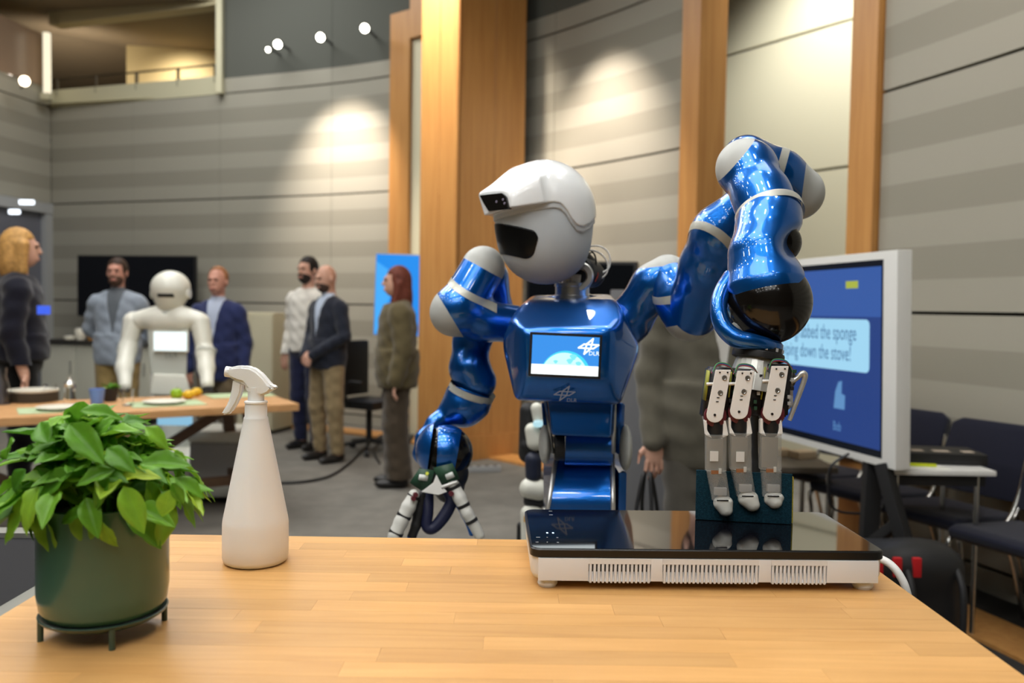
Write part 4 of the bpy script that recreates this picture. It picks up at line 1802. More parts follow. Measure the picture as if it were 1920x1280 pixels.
f1 = finger_chain('finger', [(776, 928, 2.09, 11), (766, 950, 2.08, 13), (752, 978, 2.07, 13), (740, 1004, 2.06, 13), (732, 1030, 2.06, 9)], mat('milky_finger', s2l(206, 206, 200), 0.4), M_TIP, 2.08)
f2 = finger_chain('finger', [(850, 908, 2.09, 11), (862, 933, 2.08, 12), (876, 962, 2.07, 11), (888, 982, 2.07, 11), (899, 1003, 2.07, 10)], MATS['milky_finger'], M_TIP, 2.08)
f3 = finger_chain('finger', [(850, 920, 2.13, 9), (862, 945, 2.12, 8), (872, 965, 2.12, 7), (880, 985, 2.12, 6), (884, 1000, 2.12, 5)], M_BLUE, M_BLUE, 2.1)
f4 = finger_chain('finger', [(790, 930, 2.12, 12), (785, 960, 2.11, 11), (780, 985, 2.10, 9), (772, 1006, 2.10, 9), (768, 1030, 2.1, 8)], M_DARKMECH, M_BLUE, 2.1)
th_ = tube('thumb', [at(*p) for p in [(800, 925, 2.13), (802, 955, 2.11), (800, 985, 2.10), (812, 990, 2.10), (832, 968, 2.11), (846, 940, 2.12), (838, 922, 2.13)]], [.018, .015, .014, .014, .016, .015, .012], mat('navy_rubber', s2l(24, 30, 62), 0.5), rb, True, 14)
for fg, pts in ((f1, [(776, 930, 2.09, 12.5, (-10, 24)), (758, 966, 2.075, 14, (-14, 28)), (743, 998, 2.063, 13.8, (-12, 26))]), (f2, [(852, 912, 2.088, 12.5, (12, 26)), (869, 947, 2.075, 12.3, (13, 28)), (884, 976, 2.07, 12, (12, 22))])):
    for x, y, Y_, r, dv in pts:
        rr = r * Y_ * K
        ax_v = at(x + dv[0], y + dv[1], Y_) - at(x, y, Y_)
        lathe('joint_ring', [(rr * .9, -.004), (rr * 1.02, -.004), (rr * 1.02, .004), (rr * .9, .004)], M_DARKMECH, fg, 20, frame_from(at(x, y, Y_), ax_v), True)
for x, y in [(779, 927), (775, 934), (846, 925)]:
    lathe('joint_pin', [(0, -.006), (.006, -.006), (.006, .006), (0, .006)], M_MAROON, hand, 12, frame_from(at(x, y, 2.07), (0.3, -1, 0.1)), True)

# ---- arm on the viewer's right: shoulder
B1 = 2.10
me = link_iso('rs', cones(((1150, 640, B1 + .07, 36), (1180, 600, B1 + .03, 40)), ((1180, 600, B1 + .03, 40), (1225, 535, B1, 39)), ((1225, 535, B1, 39), (1252, 516, B1 - .01, 39))), k=.02)
c = plane_px(1205, 503, 1290, 494, B1)
o = blue_link('shoulder_link', me, [(*c, at(1250, 480, B1))])
# shoulder to upper arm: bent link with grey dome below
B2 = 2.02
PR2 = cones(((1252, 516, B1 - .01, 38), (1275, 560, B2 + .02, 45)), ((1275, 560, B2 + .02, 46), (1294, 588, B2, 48)), ((1294, 588, B2, 48), (1312, 560, B2 - .03, 50)))
me = link_iso('r2', PR2, k=.02)
c = plane_px(1246, 614, 1340, 597, B2)
o = blue_link('shoulder_joint', me, [(*c, at(1294, 640, B2))])
band_px(o, PR2, (1230, 557, 1290, 530), B2 + .03, .3, .0165, lim=(at(1290, 560, B2), Vector((1, 0, 0)), False))
# upper arm rising to the elbow
PR3 = cones(((1298, 585, B2 - .01, 50), (1330, 500, 1.93, 54)), ((1330, 500, 1.93, 54), (1352, 440, 1.88, 54)), ((1352, 440, 1.88, 54), (1400, 395, 1.85, 50)))
me = link_iso('ru', PR3, k=.02)
o = link('upper_arm', me, M_BLUE, rb, True)
band_px(o, PR3, (1300, 440, 1372, 504), 1.90, -.55, .0165)
# elbow cylinder with grey dome at its far end
E1 = 1.76
PR4 = cones(((1400, 300, 1.70, 46), (1460, 330, 1.72, 46)), ((1460, 330, 1.72, 46), (1494, 362, 1.75, 50)))
me = link_iso('re', PR4, k=.02)
c = plane_px(1511, 312, 1497, 415, E1)
o = blue_link('elbow_link', me, [(*c, at(1530, 370, E1))])
band_px(o, PR4, (1472, 288, 1455, 350), 1.70, 0, .0155)
# forearm: white cap top left, waist ring, swelling to the wrist
me = link_iso('rf', cones(((1396, 314, 1.62, 51), (1402, 318, 1.61, 51)), ((1402, 318, 1.61, 50), (1428, 368, 1.56, 50)), ((1428, 368, 1.56, 51), (1443, 408, 1.53, 57))), k=.02, h=.0035)
c = plane_px(1412, 262, 1348, 338, 1.62, .12)
cb = plane_px(1384, 410, 1502, 396, 1.53, -.75)
kp = side_of(*cb, at(1410, 330, 1.6))
me = cut(me, *cb, kp)
o = blue_link('forearm', me, [(*c, at(1350, 280, 1.62))])
# lower forearm
G1 = 1.50


def gclip(P, d):
    hole = cone_d(P, at(1500, 452, 1.41), at(1524, 452, 1.50), .032, .026)
    return smax(d, -hole, .012)


PR5 = cones(((1443, 402, 1.53, 57.5), (1440, 425, 1.51, 54)), ((1440, 425, 1.51, 54), (1428, 478, 1.475, 55)), ((1428, 480, 1.475, 56), (1436, 540, 1.455, 78)))
me = link_iso('rg', PR5, k=.025, h=.0035, clip=gclip)
me = cut(me, *cb, not kp)
cg1 = plane_px(1352, 543, 1497, 497, 1.45, .5)
kk = side_of(*cg1, at(1420, 470, 1.45))
me = cut(me, *cg1, kk)
o2 = link('lower_forearm', me, M_BLUE, rb, True)
sgn = 1 if cb[1].dot(at(1440, 430, 1.51) - cb[0]) > 0 else -1
mb = link_iso('rb', cones(((1428, 368, 1.56, 52), (1443, 408, 1.53, 58.3)), ((1443, 402, 1.53, 58.3), (1440, 425, 1.51, 55))), k=.02, h=.003)
mb = cut(mb, cb[0] - cb[1] * .0075, cb[1], True)
mb = cut(mb, cb[0] + cb[1] * .0075, cb[1], False)
link('band', mb, M_RING, o2, True)
link('inner_joint', iso(lambda P: np.linalg.norm(P - np.array(at(1463, 455, 1.495)), axis=1) - .036, *bounds([at(1463, 455, 1.495)], .05), .004), M_GLOSSBLK, o2, True)
# wrist sphere
wb, wr = q(1441, 566, 1.45, 79)
o = link('wrist_ball', sphere_mesh(wb, wr, .004), M_GLOSSBLK, rb, True)
# bowed wrist yoke
tube('wrist_yoke', [at(*p) for p in [(1372, 520, 1.47), (1354, 548, 1.45), (1347, 580, 1.43), (1356, 612, 1.415), (1380, 634, 1.405), (1410, 640, 1.40), (1440, 646, 1.405), (1456, 652, 1.42)]],
     [.016, .0145, .014, .0145, .016, .0135, .011, .008], M_BLUE, rb, True, 20, 10)
link('yoke_pad', link_iso('y', cones(((1385, 612, 1.44, 13), (1400, 628, 1.44, 12)))), M_CAP, rb, True)
# tool flange and cone
fa = Vector((-.16, -.1, -1)).normalized()
fc = at(1424, 650, 1.435)
lathe('flange', [(0, -.012), (.034, -.012), (.038, -.008), (.0385, .0), (0, 0)], M_BLUE, rb, 36, frame_from(fc, fa), True)
fl_ = lathe('flange_ring', [(0, 0), (.0385, 0), (.0385, .008), (.042, .009), (.043, .012), (.043, .02), (.038, .022), (0, .022)], M_BLACK, rb, 36, frame_from(fc, fa), True)
for k2 in range(12):
    a = k2 * math.pi / 6
    Mx = frame_from(fc, fa)
    box('ring_notch', (0.0385 * math.cos(a), .0385 * math.sin(a), .004), (.004, .004, .006), M_GREY, fl_, 0, M=Mx, world=True)
co_ = lathe('wrist_cone', [(0, .02), (.034, .02), (.041, .05), (.044, .075), (0, .075)], M_ALUP, rb, 24, frame_from(fc, fa), True, 10)

# ---- near hand: three fingers in view, thumb bracket
SPEC = [  # plate corners top-left, top-right, bottom-right, bottom-left; finger pixels below
    dict(tl=(1342, 693), tr=(1371, 693), br=(1356, 778), bl=(1325, 776), rx=16, prox=[(1341, 800, 15), (1345, 818, 20), (1345, 878, 20)], tip=[(1346, 885, 18), (1355, 940, 17), (1358, 958, 14)]),
    dict(tl=(1383, 695), tr=(1415, 695), br=(1403, 770), bl=(1369, 770), rx=17, prox=[(1386, 795, 15), (1390, 815, 21), (1392, 875, 21)], tip=[(1393, 882, 19), (1402, 932, 18), (1408, 948, 15)]),
    dict(tl=(1447, 686), tr=(1479, 686), br=(1466, 772), bl=(1430, 774), rx=17, prox=[(1446, 798, 15), (1447, 815, 21), (1448, 875, 21)], tip=[(1449, 882, 19), (1450, 932, 18), (1450, 943, 15)]),
]
M_MECHB = mat('finger_gearbox', (0.02, 0.02, 0.022), 0.4, noise=0.6, nscale=220)
for fi, S in enumerate(SPEC):
    Yp = 1.385
    rx = S['rx']
    bx, by = (S['br'][0] + S['bl'][0]) / 2, (S['br'][1] + S['bl'][1]) / 2
    # plate outline with rounded knuckle end
    out = [S['tl'], S['tr'], S['br']]
    for k2 in range(1, 8):
        a = math.pi * k2 / 8
        out.append((bx + rx * math.cos(a), by + rx * .95 * math.sin(a)))
    out += [S['bl']]
    # small side tab
    tabx, taby = S['tl'][0] * .7 + S['bl'][0] * .3, S['tl'][1] * .7 + S['bl'][1] * .3
    plate = slab('finger_plate', out, Yp, .0022, M_PLATE, rb, .0006)
    for u, v, r in [(.66, .18, .0042), (.58, .52, .0042), (.5, 1.02, .002), (.3, .06, .0013), (.8, .06, .0013)]:
        x = (S['tl'][0] * (1 - u) + S['tr'][0] * u) * (1 - v) + (S['bl'][0] * (1 - u) + S['br'][0] * u) * v
        y = S['tl'][1] * (1 - v) + S['bl'][1] * v
        p = at(x, y, Yp - .0004)
        lathe('screw', [(0, .0003), (r * .55, .0003), (r * .7, .0009), (r, .0009), (r, -.001), (0, -.001)], M_STEEL if r > .003 else M_DARKMECH, plate, 16, frame_from(p, (0, -1, 0)), True)
    for v in (.63, .72):
        x = S['tl'][0] * .5 * (1 - v) + S['tr'][0] * .5 * (1 - v) + (S['bl'][0] * .5 + S['br'][0] * .5) * v
        y = S['tl'][1] * (1 - v) + S['bl'][1] * v
        box('slot', at(x, y, Yp - .0003), (.0042, .001, .0014), M_DARKMECH, plate, 0, world=True)
    slab('side_tab', [(tabx - 12, taby - 1), (tabx + 2, taby - 1), (tabx + 2, taby + 4), (tabx - 12, taby + 5)], Yp + .0008, .0018, M_PLATE, plate, .0004)
    # gearbox behind the plate with wiring and boards
    gb = slab('gearbox', [(S['tl'][0] - 10, S['tl'][1] - 4), (S['tr'][0] + (12, 26, 8)[fi], S['tr'][1] - 2), (S['br'][0] + (14, 24, 12)[fi], S['br'][1] + 10), (S['bl'][0] - 6, S['bl'][1] + 8)], Yp + .008, .036, M_MECHB, rb, .003)
    slab('edge_board', [(S['tl'][0] - 12, S['tl'][1] + 2), (S['tl'][0] - 10, S['tl'][1] + 2), (S['bl'][0] - 1, S['bl'][1] - 25), (S['bl'][0] - 3, S['bl'][1] - 25)], Yp + .004, .022, mat('yellow_green_board', s2l(150, 150, 50), .5), gb, .0003)
    for dx, dy in [(17, 10), (14, 26), (17, 42), (12, 58), (15, 70)]:
        t = dy / 85
        x = S['tr'][0] * (1 - t) + S['br'][0] * t + dx * .75
        p = at(x, S['tr'][1] + dy, Yp + .006)
        box('component', p, (.005, .004, .006), (M_GREY, M_DARKMECH, M_PCB)[int(dx + dy + fi) % 3], gb, .0008, world=True)
    for w in range(3):
        cols = [mat('red_wire', (.35, .05, .03), .5), mat('blue_wire', (.03, .08, .35), .5), mat('green_wire', (.06, .25, .08), .5)]
        tube('wire', [at(S['tl'][0] - 8 + w, S['tl'][1] + 6 - w, Yp + .004), at(S['tl'][0] + 4, S['tl'][1] - 9 - 1.5 * w, Yp + .006), at(S['tr'][0] - 4, S['tr'][1] - 6 - 1.5 * w, Yp + .006), at(S['tr'][0] + 8, S['tr'][1] + 8 + 2 * w, Yp + .008)],
             .0011, cols[w], gb, True, 6, 5)
    # pulley under the knuckle
    pr = (rx + 5) * Yp * K
    lathe('knuckle_pulley', [(0, -.006), (pr, -.006), (pr, .004), (pr * .86, .005), (0, .005)], M_MAROON, rb, 32, frame_from(at(bx, by + 2, Yp + .009), (0, -1, 0)), True)
    lathe('knuckle_hub', [(0, -.008), (pr * 1.08, -.008), (pr * 1.08, .002), (0, .002)], M_GREY, rb, 32, frame_from(at(bx, by + 3, Yp + .017), (0, -1, 0)), True)
    # yoke between knuckle and first finger link
    (x0, y0, r0), (x1, y1, r1), (x2, y2, r2) = S['prox']
    yk = link('finger_yoke', link_iso('y', cones(((x0, y0 - 6, Yp + .016, r0), (x0, y0 + 8, Yp + .016, r0))), k=.004, h=.003), M_DARKMECH, rb, True)
    for sgn2 in (-1, 1):
        slab('yoke_arm', [(x0 + sgn2 * 15, y0 - 14), (x0 + sgn2 * 20, y0 - 12), (x1 + sgn2 * 21, y1 - 2), (x1 + sgn2 * 10, y1 + 3), (x0 + sgn2 * 15, y0 + 6)], Yp + .004, .012, M_PLATE, yk, .001)
    # clear housing of the middle link: open four-sided shell with rounded edges
    def shell(name, xa, ya, ra, xb, yb, rb_, Y_, dep, mtl):
        n = 28
        vs, fs = [], []
        rows_ = 7
        for i in range(rows_):
            t = i / (rows_ - 1)
            cx, cy, rr = xa + (xb - xa) * t, ya + (yb - ya) * t, ra + (rb_ - ra) * t
            c_ = at(cx, cy, Y_)
            rm = rr * Y_ * K
            for k3 in range(n):
                a = 2 * math.pi * k3 / n
                ex, ey = math.cos(a), math.sin(a)
                sx_ = math.copysign(abs(ex) ** .5, ex) * rm
                sy_ = math.copysign(abs(ey) ** .5, ey) * dep * (rm / (ra * Y_ * K))
                vs.append((c_.x + sx_, c_.y + dep + sy_, c_.z))
        for i in range(rows_ - 1):
            for k3 in range(n):
                k4 = (k3 + 1) % n
                fs.append((i * n + k3, i * n + k4, (i + 1) * n + k4, (i + 1) * n + k3))
        fs.append(tuple(range(n)))
        fs.append(tuple((rows_ - 1) * n + k3 for k3 in range(n))[::-1])
        me_ = mesh_py(vs, fs)
        b_ = bmesh.new()
        b_.from_mesh(me_)
        bmesh.ops.recalc_face_normals(b_, faces=b_.faces)
        b_.to_mesh(me_)
        b_.free()
        return link(name, sharp(me_, 50), mtl, rb, True)
    Yf = Yp - .002
    ml = shell('finger_link', x1, y1 - 2, r1, x2, y2 + 6, r2 * .97, Yf, .012, M_CLEAR)
    box('inner_tendon', at((x1 + x2) / 2 + 7, (y1 + y2) / 2, Yf + .012), (.004, .005, .05), M_GREY, ml, .001, world=True)
    box('inner_frame', at((x1 + x2) / 2 - 6, (y1 + y2) / 2 + 2, Yf + .014), (.027, .010, .050), mat('smoke_inner', s2l(122, 118, 106), .5), ml, .001, world=True)
    if fi < 2:
        box('label_sticker', at(x1 - 6 + fi * 4, y1 + 37 + 4 * fi, Yf - .0006), (.0135, .0008, .0165), M_WHITE, ml, 0, M=None, world=True)
    box('clip', at(x2 + 5, y2 + 5, Yf - .0012), (.0045, .002, .009), M_TIP, ml, .0005, world=True)
    box('copper_flex', at(x2 - 3, y2 + 7, Yf + .0005), (.015, .003, .006), M_COPPER, ml, .0006, world=True)
    (a0, b0, c0_), (a1, b1, c1_), (a2, b2, c2_) = S['tip']
    dl_ = shell('fingertip_link', a0, b0 + 2, c0_, a1, b1, c1_, Yf - .001, .011, M_CLEAR)
    box('inner_block', at(a0 * .5 + a1 * .5, b0 * .35 + b1 * .65, Yf + .006), (.020, .008, .012), M_GREY, dl_, .001, world=True)
    box('dark_bar', at(a1, b1 - 2, Yf - .0024), (.019, .0015, .002), M_DARKMECH, dl_, .0004, world=True)
    link('rubber_tip', link_iso('rt', cones(((a1 - 4, b1 + 3, Yf + .009, c1_ * .8), (a2 + 1, b2 - 2, Yf + .006, c2_ * .82)), ((a1 + 6, b1 + 3, Yf + .009, c1_ * .8), (a2 + 6, b2 - 2, Yf + .006, c2_ * .7))), k=.004, h=.0025), M_TIP, dl_, True)
# bracket standing off the last finger
tube('thumb_bracket', [at(*p, 1.395) for p in [(1482, 716), (1494, 709), (1503, 700), (1509, 702), (1508, 712), (1499, 738), (1490, 762), (1480, 788)]], [.0042, .004, .0048, .0052, .0046, .0042, .004, .0036], M_ALUP, rb, True, 8, 3)
slab('side_plate', [(1478, 684), (1486, 688), (1488, 760), (1474, 772), (1470, 740)], 1.40, .02, M_GREY, rb, .001)
# far thumb hidden behind the hand, opposing the fingers
finger_chain('thumb', [(1420, 720, 1.47, 18), (1425, 780, 1.48, 16), (1425, 850, 1.475, 15), (1422, 900, 1.46, 13), (1420, 930, 1.445, 11)], M_DARKMECH, M_TIP, 1.45)
link('palm', link_iso('pp', cones(((1360, 715, 1.43, 22), (1470, 710, 1.43, 22)), ((1375, 760, 1.44, 20), (1455, 760, 1.44, 20))), k=.02), M_DARKMECH, rb, True)

# ---- waist
W1 = 2.14
o = link('abdomen', hull_mesh(cp((1026, 745, 2.10), (1150, 748, 2.10), (1034, 815, 2.08), (1146, 820, 2.08), (1026, 745, 2.3), (1150, 748, 2.3), (1034, 818, 2.28), (1146, 822, 2.28)), .01), M_BLUE, rb, True)
slab('abdomen_edge', [(1021, 757), (1028, 757), (1040, 850), (1034, 852)], 2.09, .1, M_SILVER, o, .002)
slab('abdomen_edge', [(1149, 757), (1156, 757), (1154, 850), (1147, 852)], 2.09, .1, M_SILVER, o, .002)
slab('abdomen_side', [(1156, 757), (1172, 757), (1168, 850), (1156, 852)], 2.13, .1, M_BLUE, o, .003)
slab('abdomen_side', [(1016, 757), (1021, 757), (1034, 852), (1024, 852)], 2.13, .1, M_BLUE, o, .003)
lathe('hip_axle', [(0, 0), (.046, 0), (.046, .118), (0, .118)], M_BLUE, rb, 36, frame_from(at(1058, 838, 2.14), Vector((1, .0, .0))), True)
lathe('hip_motor', [(0, 0), (.031, 0), (.033, .004), (.033, .024), (0, .026)], M_DARKMECH, rb, 30, frame_from(at(1040, 838, 2.09), Vector((1, 0, 0))), True)
link('hip_cover', iso(lambda P: ell_d(P, at(1172, 838, 2.14), (.016, .07, .058)), *bounds([at(1172, 838, 2.14)], .09), .004), M_CAP, rb, True)
link('hip_cover', iso(lambda P: ell_d(P, at(1022, 832, 2.14), (.016, .07, .05)), *bounds([at(1022, 832, 2.14)], .09), .004), M_CAP, rb, True)
# lower torso: curved front sheet between silver edges
vs, fs = [], []
rowsN = 30
for i in range(rowsN + 1):
    t = i / rowsN
    yy = 848 + t * 330
    bow = 2.18 - .11 * math.sin(min(1, t * 3.0) * math.pi * .5)
    for x in (1041 - 26 * min(1, t * 2.2) * 1.0 + 4, 1146 + 2 * min(1, t * 2)):
        p = at(x, yy, bow)
        vs.append(p)
    for x in (1146, 1041 - 22):
        vs.append(at(x, yy, 2.32))
for i in range(rowsN):
    for k2 in range(4):
        k3 = (k2 + 1) % 4
        fs.append((4 * i + k2, 4 * i + k3, 4 * i + 4 + k3, 4 * i + 4 + k2))
me = mesh_py(vs, fs)
bm = bmesh.new(); bm.from_mesh(me); bmesh.ops.recalc_face_normals(bm, faces=bm.faces); bm.to_mesh(me); bm.free()
o = link('lower_torso', sharp(me, 40), M_BLUE, rb, True)
for xs in ((1041 + 4, -26), (1148, 2)):
    pts = [at(xs[0] + xs[1] * min(1, i / rowsN * 2.2), 848 + i / rowsN * 330, 2.18 - .11 * math.sin(min(1, i / rowsN * 3.0) * math.pi * .5) - .002) for i in range(rowsN + 1)]
    tube('torso_edge', pts, .006, M_SILVER, o, True, 10, 2)
box('torso_side', (at(1160, 900, 2.2).x, 2.22, .72), (.02, .2, .5), M_BLUE, o, .004, world=True)
# mobile base
base_c = Vector((at(1080, 900, 2.2).x, 2.25, 0))
lathe('mobile_base', [(0, .06), (.2, .06), (.26, .1), (.27, .22), (.2, .34), (.12, .5), (0, .5)], M_BLUE, rb, 40, Matrix.Translation(base_c), True)
for a in range(4):
    c_ = base_c + Vector((.22 * math.cos(a * 1.571 + .78), .22 * math.sin(a * 1.571 + .78), .05))
    lathe('wheel', [(0, -.02), (.05, -.02), (.05, .02), (0, .02)], M_BLACK, rb, 24, frame_from(c_, (1, 0, 0)), True)
# ------------------------------------------------------------------ people
SKIN = mat('skin', s2l(206, 160, 138), 0.55, sss=0.08)
SKIN2 = mat('skin_rosy', s2l(200, 146, 126), 0.55, sss=0.08)


def torso_d(P, inf=0.0, w=1.0):
    d = ell_d(P, (0, 0, 1.27), (.178 * w + inf, .112 + inf, .225 + inf))
    d = smin(d, ell_d(P, (0, -.012, 1.06), (.155 * w + inf, .112 + inf, .19 + inf)), .06)
    d = smin(d, ell_d(P, (0, 0, .93), (.165 * w + inf, .118 + inf, .13 + inf)), .05)
    for sd in (-1, 1):
        d = smin(d, cone_d(P, (0, .012, 1.435), (sd * .168 * w, .005, 1.39), .05 + inf * .7, .052 + inf * .8), .03)
    return d


def legs_d(P, J, inf=0.0, flare=0.0):
    d = None
    for s in (-1, 1):
        h, k, a = J['hip', s], J['knee', s], J['ankle', s]
        e = smin(cone_d(P, h, k, .088 + inf, .062 + inf + flare * .4), cone_d(P, k, a, .060 + inf + flare * .4, .044 + inf + flare), .03)
        d = e if d is None else smin(d, e, .015)
    return d


def arms_d(P, J, inf=0.0):
    d = None
    for s in (-1, 1):
        sh, e, w = J['sh', s], J['el', s], J['wr', s]
        x = smin(cone_d(P, sh, e, .056 + inf, .045 + inf), cone_d(P, e, w, .043 + inf, .03 + inf), .02)
        d = x if d is None else np.minimum(d, x)
    return d


ARMS = {
    'down': lambda s: ((s * .235, .035, 1.12), (s * .245, -.03, .87), (0, -.15, -1), (0, -1, 0)),
    'behind': lambda s: ((s * .27, .09, 1.14), (s * .10, .18, .98), (-s * .8, .1, -.4), (0, 1, 0)),
    'clasp': lambda s: ((s * .25, .0, 1.13), (s * .065, -.20, .965), (-s * .75, -.35, -.45), (0, -1, 0)),
    'pocket': lambda s: ((s * .27, .08, 1.12), (s * .20, .0, .91), (-s * .1, -.2, -1), (s, 0, 0)),
    'bent': lambda s: ((s * .22, .0, 1.10), (s * .13, -.2, 1.05), (-s * .6, -.7, 0), (0, 0, 1)),
}


def hand_np(w, d, back, s):
    """five separate fingers; d points along the hand, back = direction of its back"""
    w, d = np.array(w, float), np.array(Vector(d).normalized())
    b = np.array(Vector(back))
    b = b - d * (b @ d)
    b /= np.linalg.norm(b)
    lat = np.cross(d, b)
    pal = -b
    c = w + d * .045

    def f(P):
        M = np.stack([lat, b, d], 1)
        q = ell_d(P, c, (.040, .016, .052), M)
        for i, (L_, o) in enumerate([(.066, .030), (.078, .0105), (.073, -.009), (.056, -.028)]):
            r0 = c + d * .036 + lat * o
            m = r0 + d * L_ * .5 + pal * .006 + lat * o * .12
            t = r0 + d * L_ * .86 + pal * .03 + lat * o * .16
            q = smin(q, np.minimum(cone_d(P, r0, m, .0095, .0085), cone_d(P, m, t, .0085, .0068)), .004)
        th0 = w + d * .02 + lat * .026
        th1 = th0 + d * .034 + lat * .032 + pal * .012
        th2 = th1 + d * .03 + lat * .006 + pal * .012
        q = smin(q, np.minimum(cone_d(P, th0, th1, .014, .0105), cone_d(P, th1, th2, .0105, .008)), .006)
        return smin(q, cone_d(P, w - d * .03, w + d * .02, .027, .025), .02)
    lo, hi = bounds([w - d * .04, w + d * .17 + pal * .04], .06)
    return iso_mesh(f, lo, hi, .0045, 1)


def person(label, X, Y, H, rot, arms, top, top_col, trouser_col, hair, hair_col, shoe_col=(0.012, 0.011, 0.011), shirt_col=None, hem=.86,
           skin=SKIN, turn=0.0, flare=0.0, beard=None, z0=0.0, stance=.095, wide=1.0, inf=.018, group=None, nod=0.0):
    s = H / 1.765
    J = {}
    for sd in (-1, 1):
        J['hip', sd] = (sd * .088, 0, .90)
        J['knee', sd] = (sd * stance, -.015, .49)
        J['ankle', sd] = (sd * stance, .02, .085)
        J['sh', sd] = (sd * .18 * wide, .005, 1.375)
        e, w, dd, bk = ARMS[arms[0] if sd < 0 else arms[1]](sd)
        J['el', sd], J['wr', sd], J['hd', sd], J['bk', sd] = e, w, dd, bk

    def body(P):
        d = smin(torso_d(P, 0, wide), legs_d(P, J), .04)
        d = smin(d, arms_d(P, J), .03)
        d = smin(d, cone_d(P, (0, .015, 1.44), (0, .0, 1.56), .055, .05), .03)
        for sd in (-1, 1):
            a = J['ankle', sd]
            d = smin(d, cone_d(P, (a[0], .03, .05), (a[0], -.10, .035), .035, .03), .03)
        return d
    b = iso_mesh(body, (-.42, -.32, -.01), (.42, .30, 1.62), .012, 1)
    Rz = np.array(Matrix.Rotation(turn, 3, 'Z') @ Matrix.Rotation(nod, 3, 'X'))
    hc_ = np.array((0, -.015, 1.645))
    piv = np.array((0, .0, 1.56))

    def head(P):
        d = ell_d(P, hc_ + (0, .012, .02), (.074, .094, .100))
        d = smin(d, ell_d(P, hc_ + (0, -.028, -.05), (.056, .062, .068)), .04)
        d = smin(d, cone_d(P, hc_ + (0, -.090, .012), hc_ + (0, -.104, -.022), .008, .0115), .012)
        d = smin(d, cone_d(P, hc_ + (-.028, -.086, .028), hc_ + (.028, -.086, .028), .011, .011), .012)
        d = smin(d, cone_d(P, hc_ + (-.016, -.086, -.066), hc_ + (.016, -.086, -.066), .010, .010), .014)
        for sd in (-1, 1):
            d = smin(d, ell_d(P, hc_ + (sd * .079, .012, -.008), (.010, .020, .032)), .006)
        return smin(d, cone_d(P, hc_ + (0, .03, -.06), (0, .012, 1.46), .05, .055), .03)
    hm = iso_mesh(head, (-.12, -.16, 1.44), (.12, .14, 1.79), .0065, 1)
    hm = ((hm[0] - piv) @ Rz.T + piv, hm[1])
    parts_ = [b, hm]
    for sd in (-1, 1):
        parts_.append(hand_np(J['wr', sd], J['hd', sd], J['bk', sd], sd))
    v, f = join_np(*parts_)
    o = link('person', np_mesh(v * s, f), skin)
    o.location = (X, Y, z0)
    o.rotation_euler = (0, 0, rot)
    set_props(o, label, 'person', group)

    def add(name, fn, lo, hi, h, m, headpart=False):
        v_, f_ = iso_mesh(fn, lo, hi, h, 1)
        if headpart:
            v_ = (v_ - piv) @ Rz.T + piv
        return link(name, np_mesh(v_ * s, f_), m, o)
    key = label[:18]
    mt = mat('cloth_top_' + key, top_col, 0.85, sheen=.2, spec=.2, noise=.10, nscale=14, bump=.3, bscale=30)
    mp_ = mat('cloth_trouser_' + key, trouser_col, 0.85, sheen=.2, spec=.2, noise=.10, nscale=14, bump=.3, bscale=30)

    def folds(P):
        return .004 * np.sin(P[:, 2] * 55 + P[:, 0] * 18) * np.sin(P[:, 0] * 30 + P[:, 1] * 24)

    def jacket(P):
        t = smax(torso_d(P, inf, wide), hem - P[:, 2], .01)
        lower = smax(ell_d(P, (0, 0, 1.0), (.185 * wide + inf, .135 + inf, .40)), np.maximum(hem - P[:, 2], P[:, 2] - 1.1), .01) if top in ('jacket', 'coat') else None
        if lower is not None:
            t = smin(t, lower, .03)
        d = smin(t, arms_d(P, J, inf * .75), .02) + folds(P)
        d = smax(d, P[:, 2] - 1.49 - .25 * P[:, 1], .01)
        if top == 'jacket':
            wv = np.clip((P[:, 2] - 1.10) / .36, 0, 1) * .068
            vee = np.maximum(np.maximum(np.abs(P[:, 0]) - wv, P[:, 1] + .02), 1.10 - P[:, 2])
            d = smax(d, -vee, .004)
        return d
    add('jacket' if top in ('jacket', 'coat') else 'shirt', jacket, (-.42, -.30, hem - .03), (.42, .30, 1.52), .0105, mt)
    if top == 'jacket' or shirt_col:
        ms_ = mat('cloth_shirt_' + key, shirt_col or (.7, .7, .72), 0.8)

        def shirt(P):
            d = torso_d(P, .007, wide)
            d = smin(d, cone_d(P, (0, .012, 1.44), (0, .005, 1.515), .064, .060), .015)
            return smax(np.maximum(d, P[:, 2] - 1.515), .9 - P[:, 2], .005)
        add('shirt', shirt, (-.26, -.2, .88), (.26, .2, 1.54), .0105, ms_)

    def trousers(P):
        d = smin(smax(torso_d(P, .010, wide), P[:, 2] - 1.0, .01), legs_d(P, J, .016, flare), .03) + folds(P)
        return smax(d, .075 - P[:, 2], .005)
    add('trousers', trousers, (-.28, -.2, .05), (.28, .2, 1.02), .0105, mp_)
    msh = mat('shoe_' + key, shoe_col, 0.35)
    for sd in (-1, 1):
        a = J['ankle', sd]

        def shoe(P, a=a):
            d = smin(ell_d(P, (a[0], -.045, .035), (.046, .135, .042)), ell_d(P, (a[0], .035, .06), (.042, .055, .055)), .03)
            return smax(d, .002 - P[:, 2], .004)
        add('shoe', shoe, (a[0] - .08, -.22, -.01), (a[0] + .08, .13, .14), .008, msh)
    mh = mat('hair_' + key, hair_col, 0.6, spec=.3, noise=.3, nscale=40, bump=.6, bscale=90)
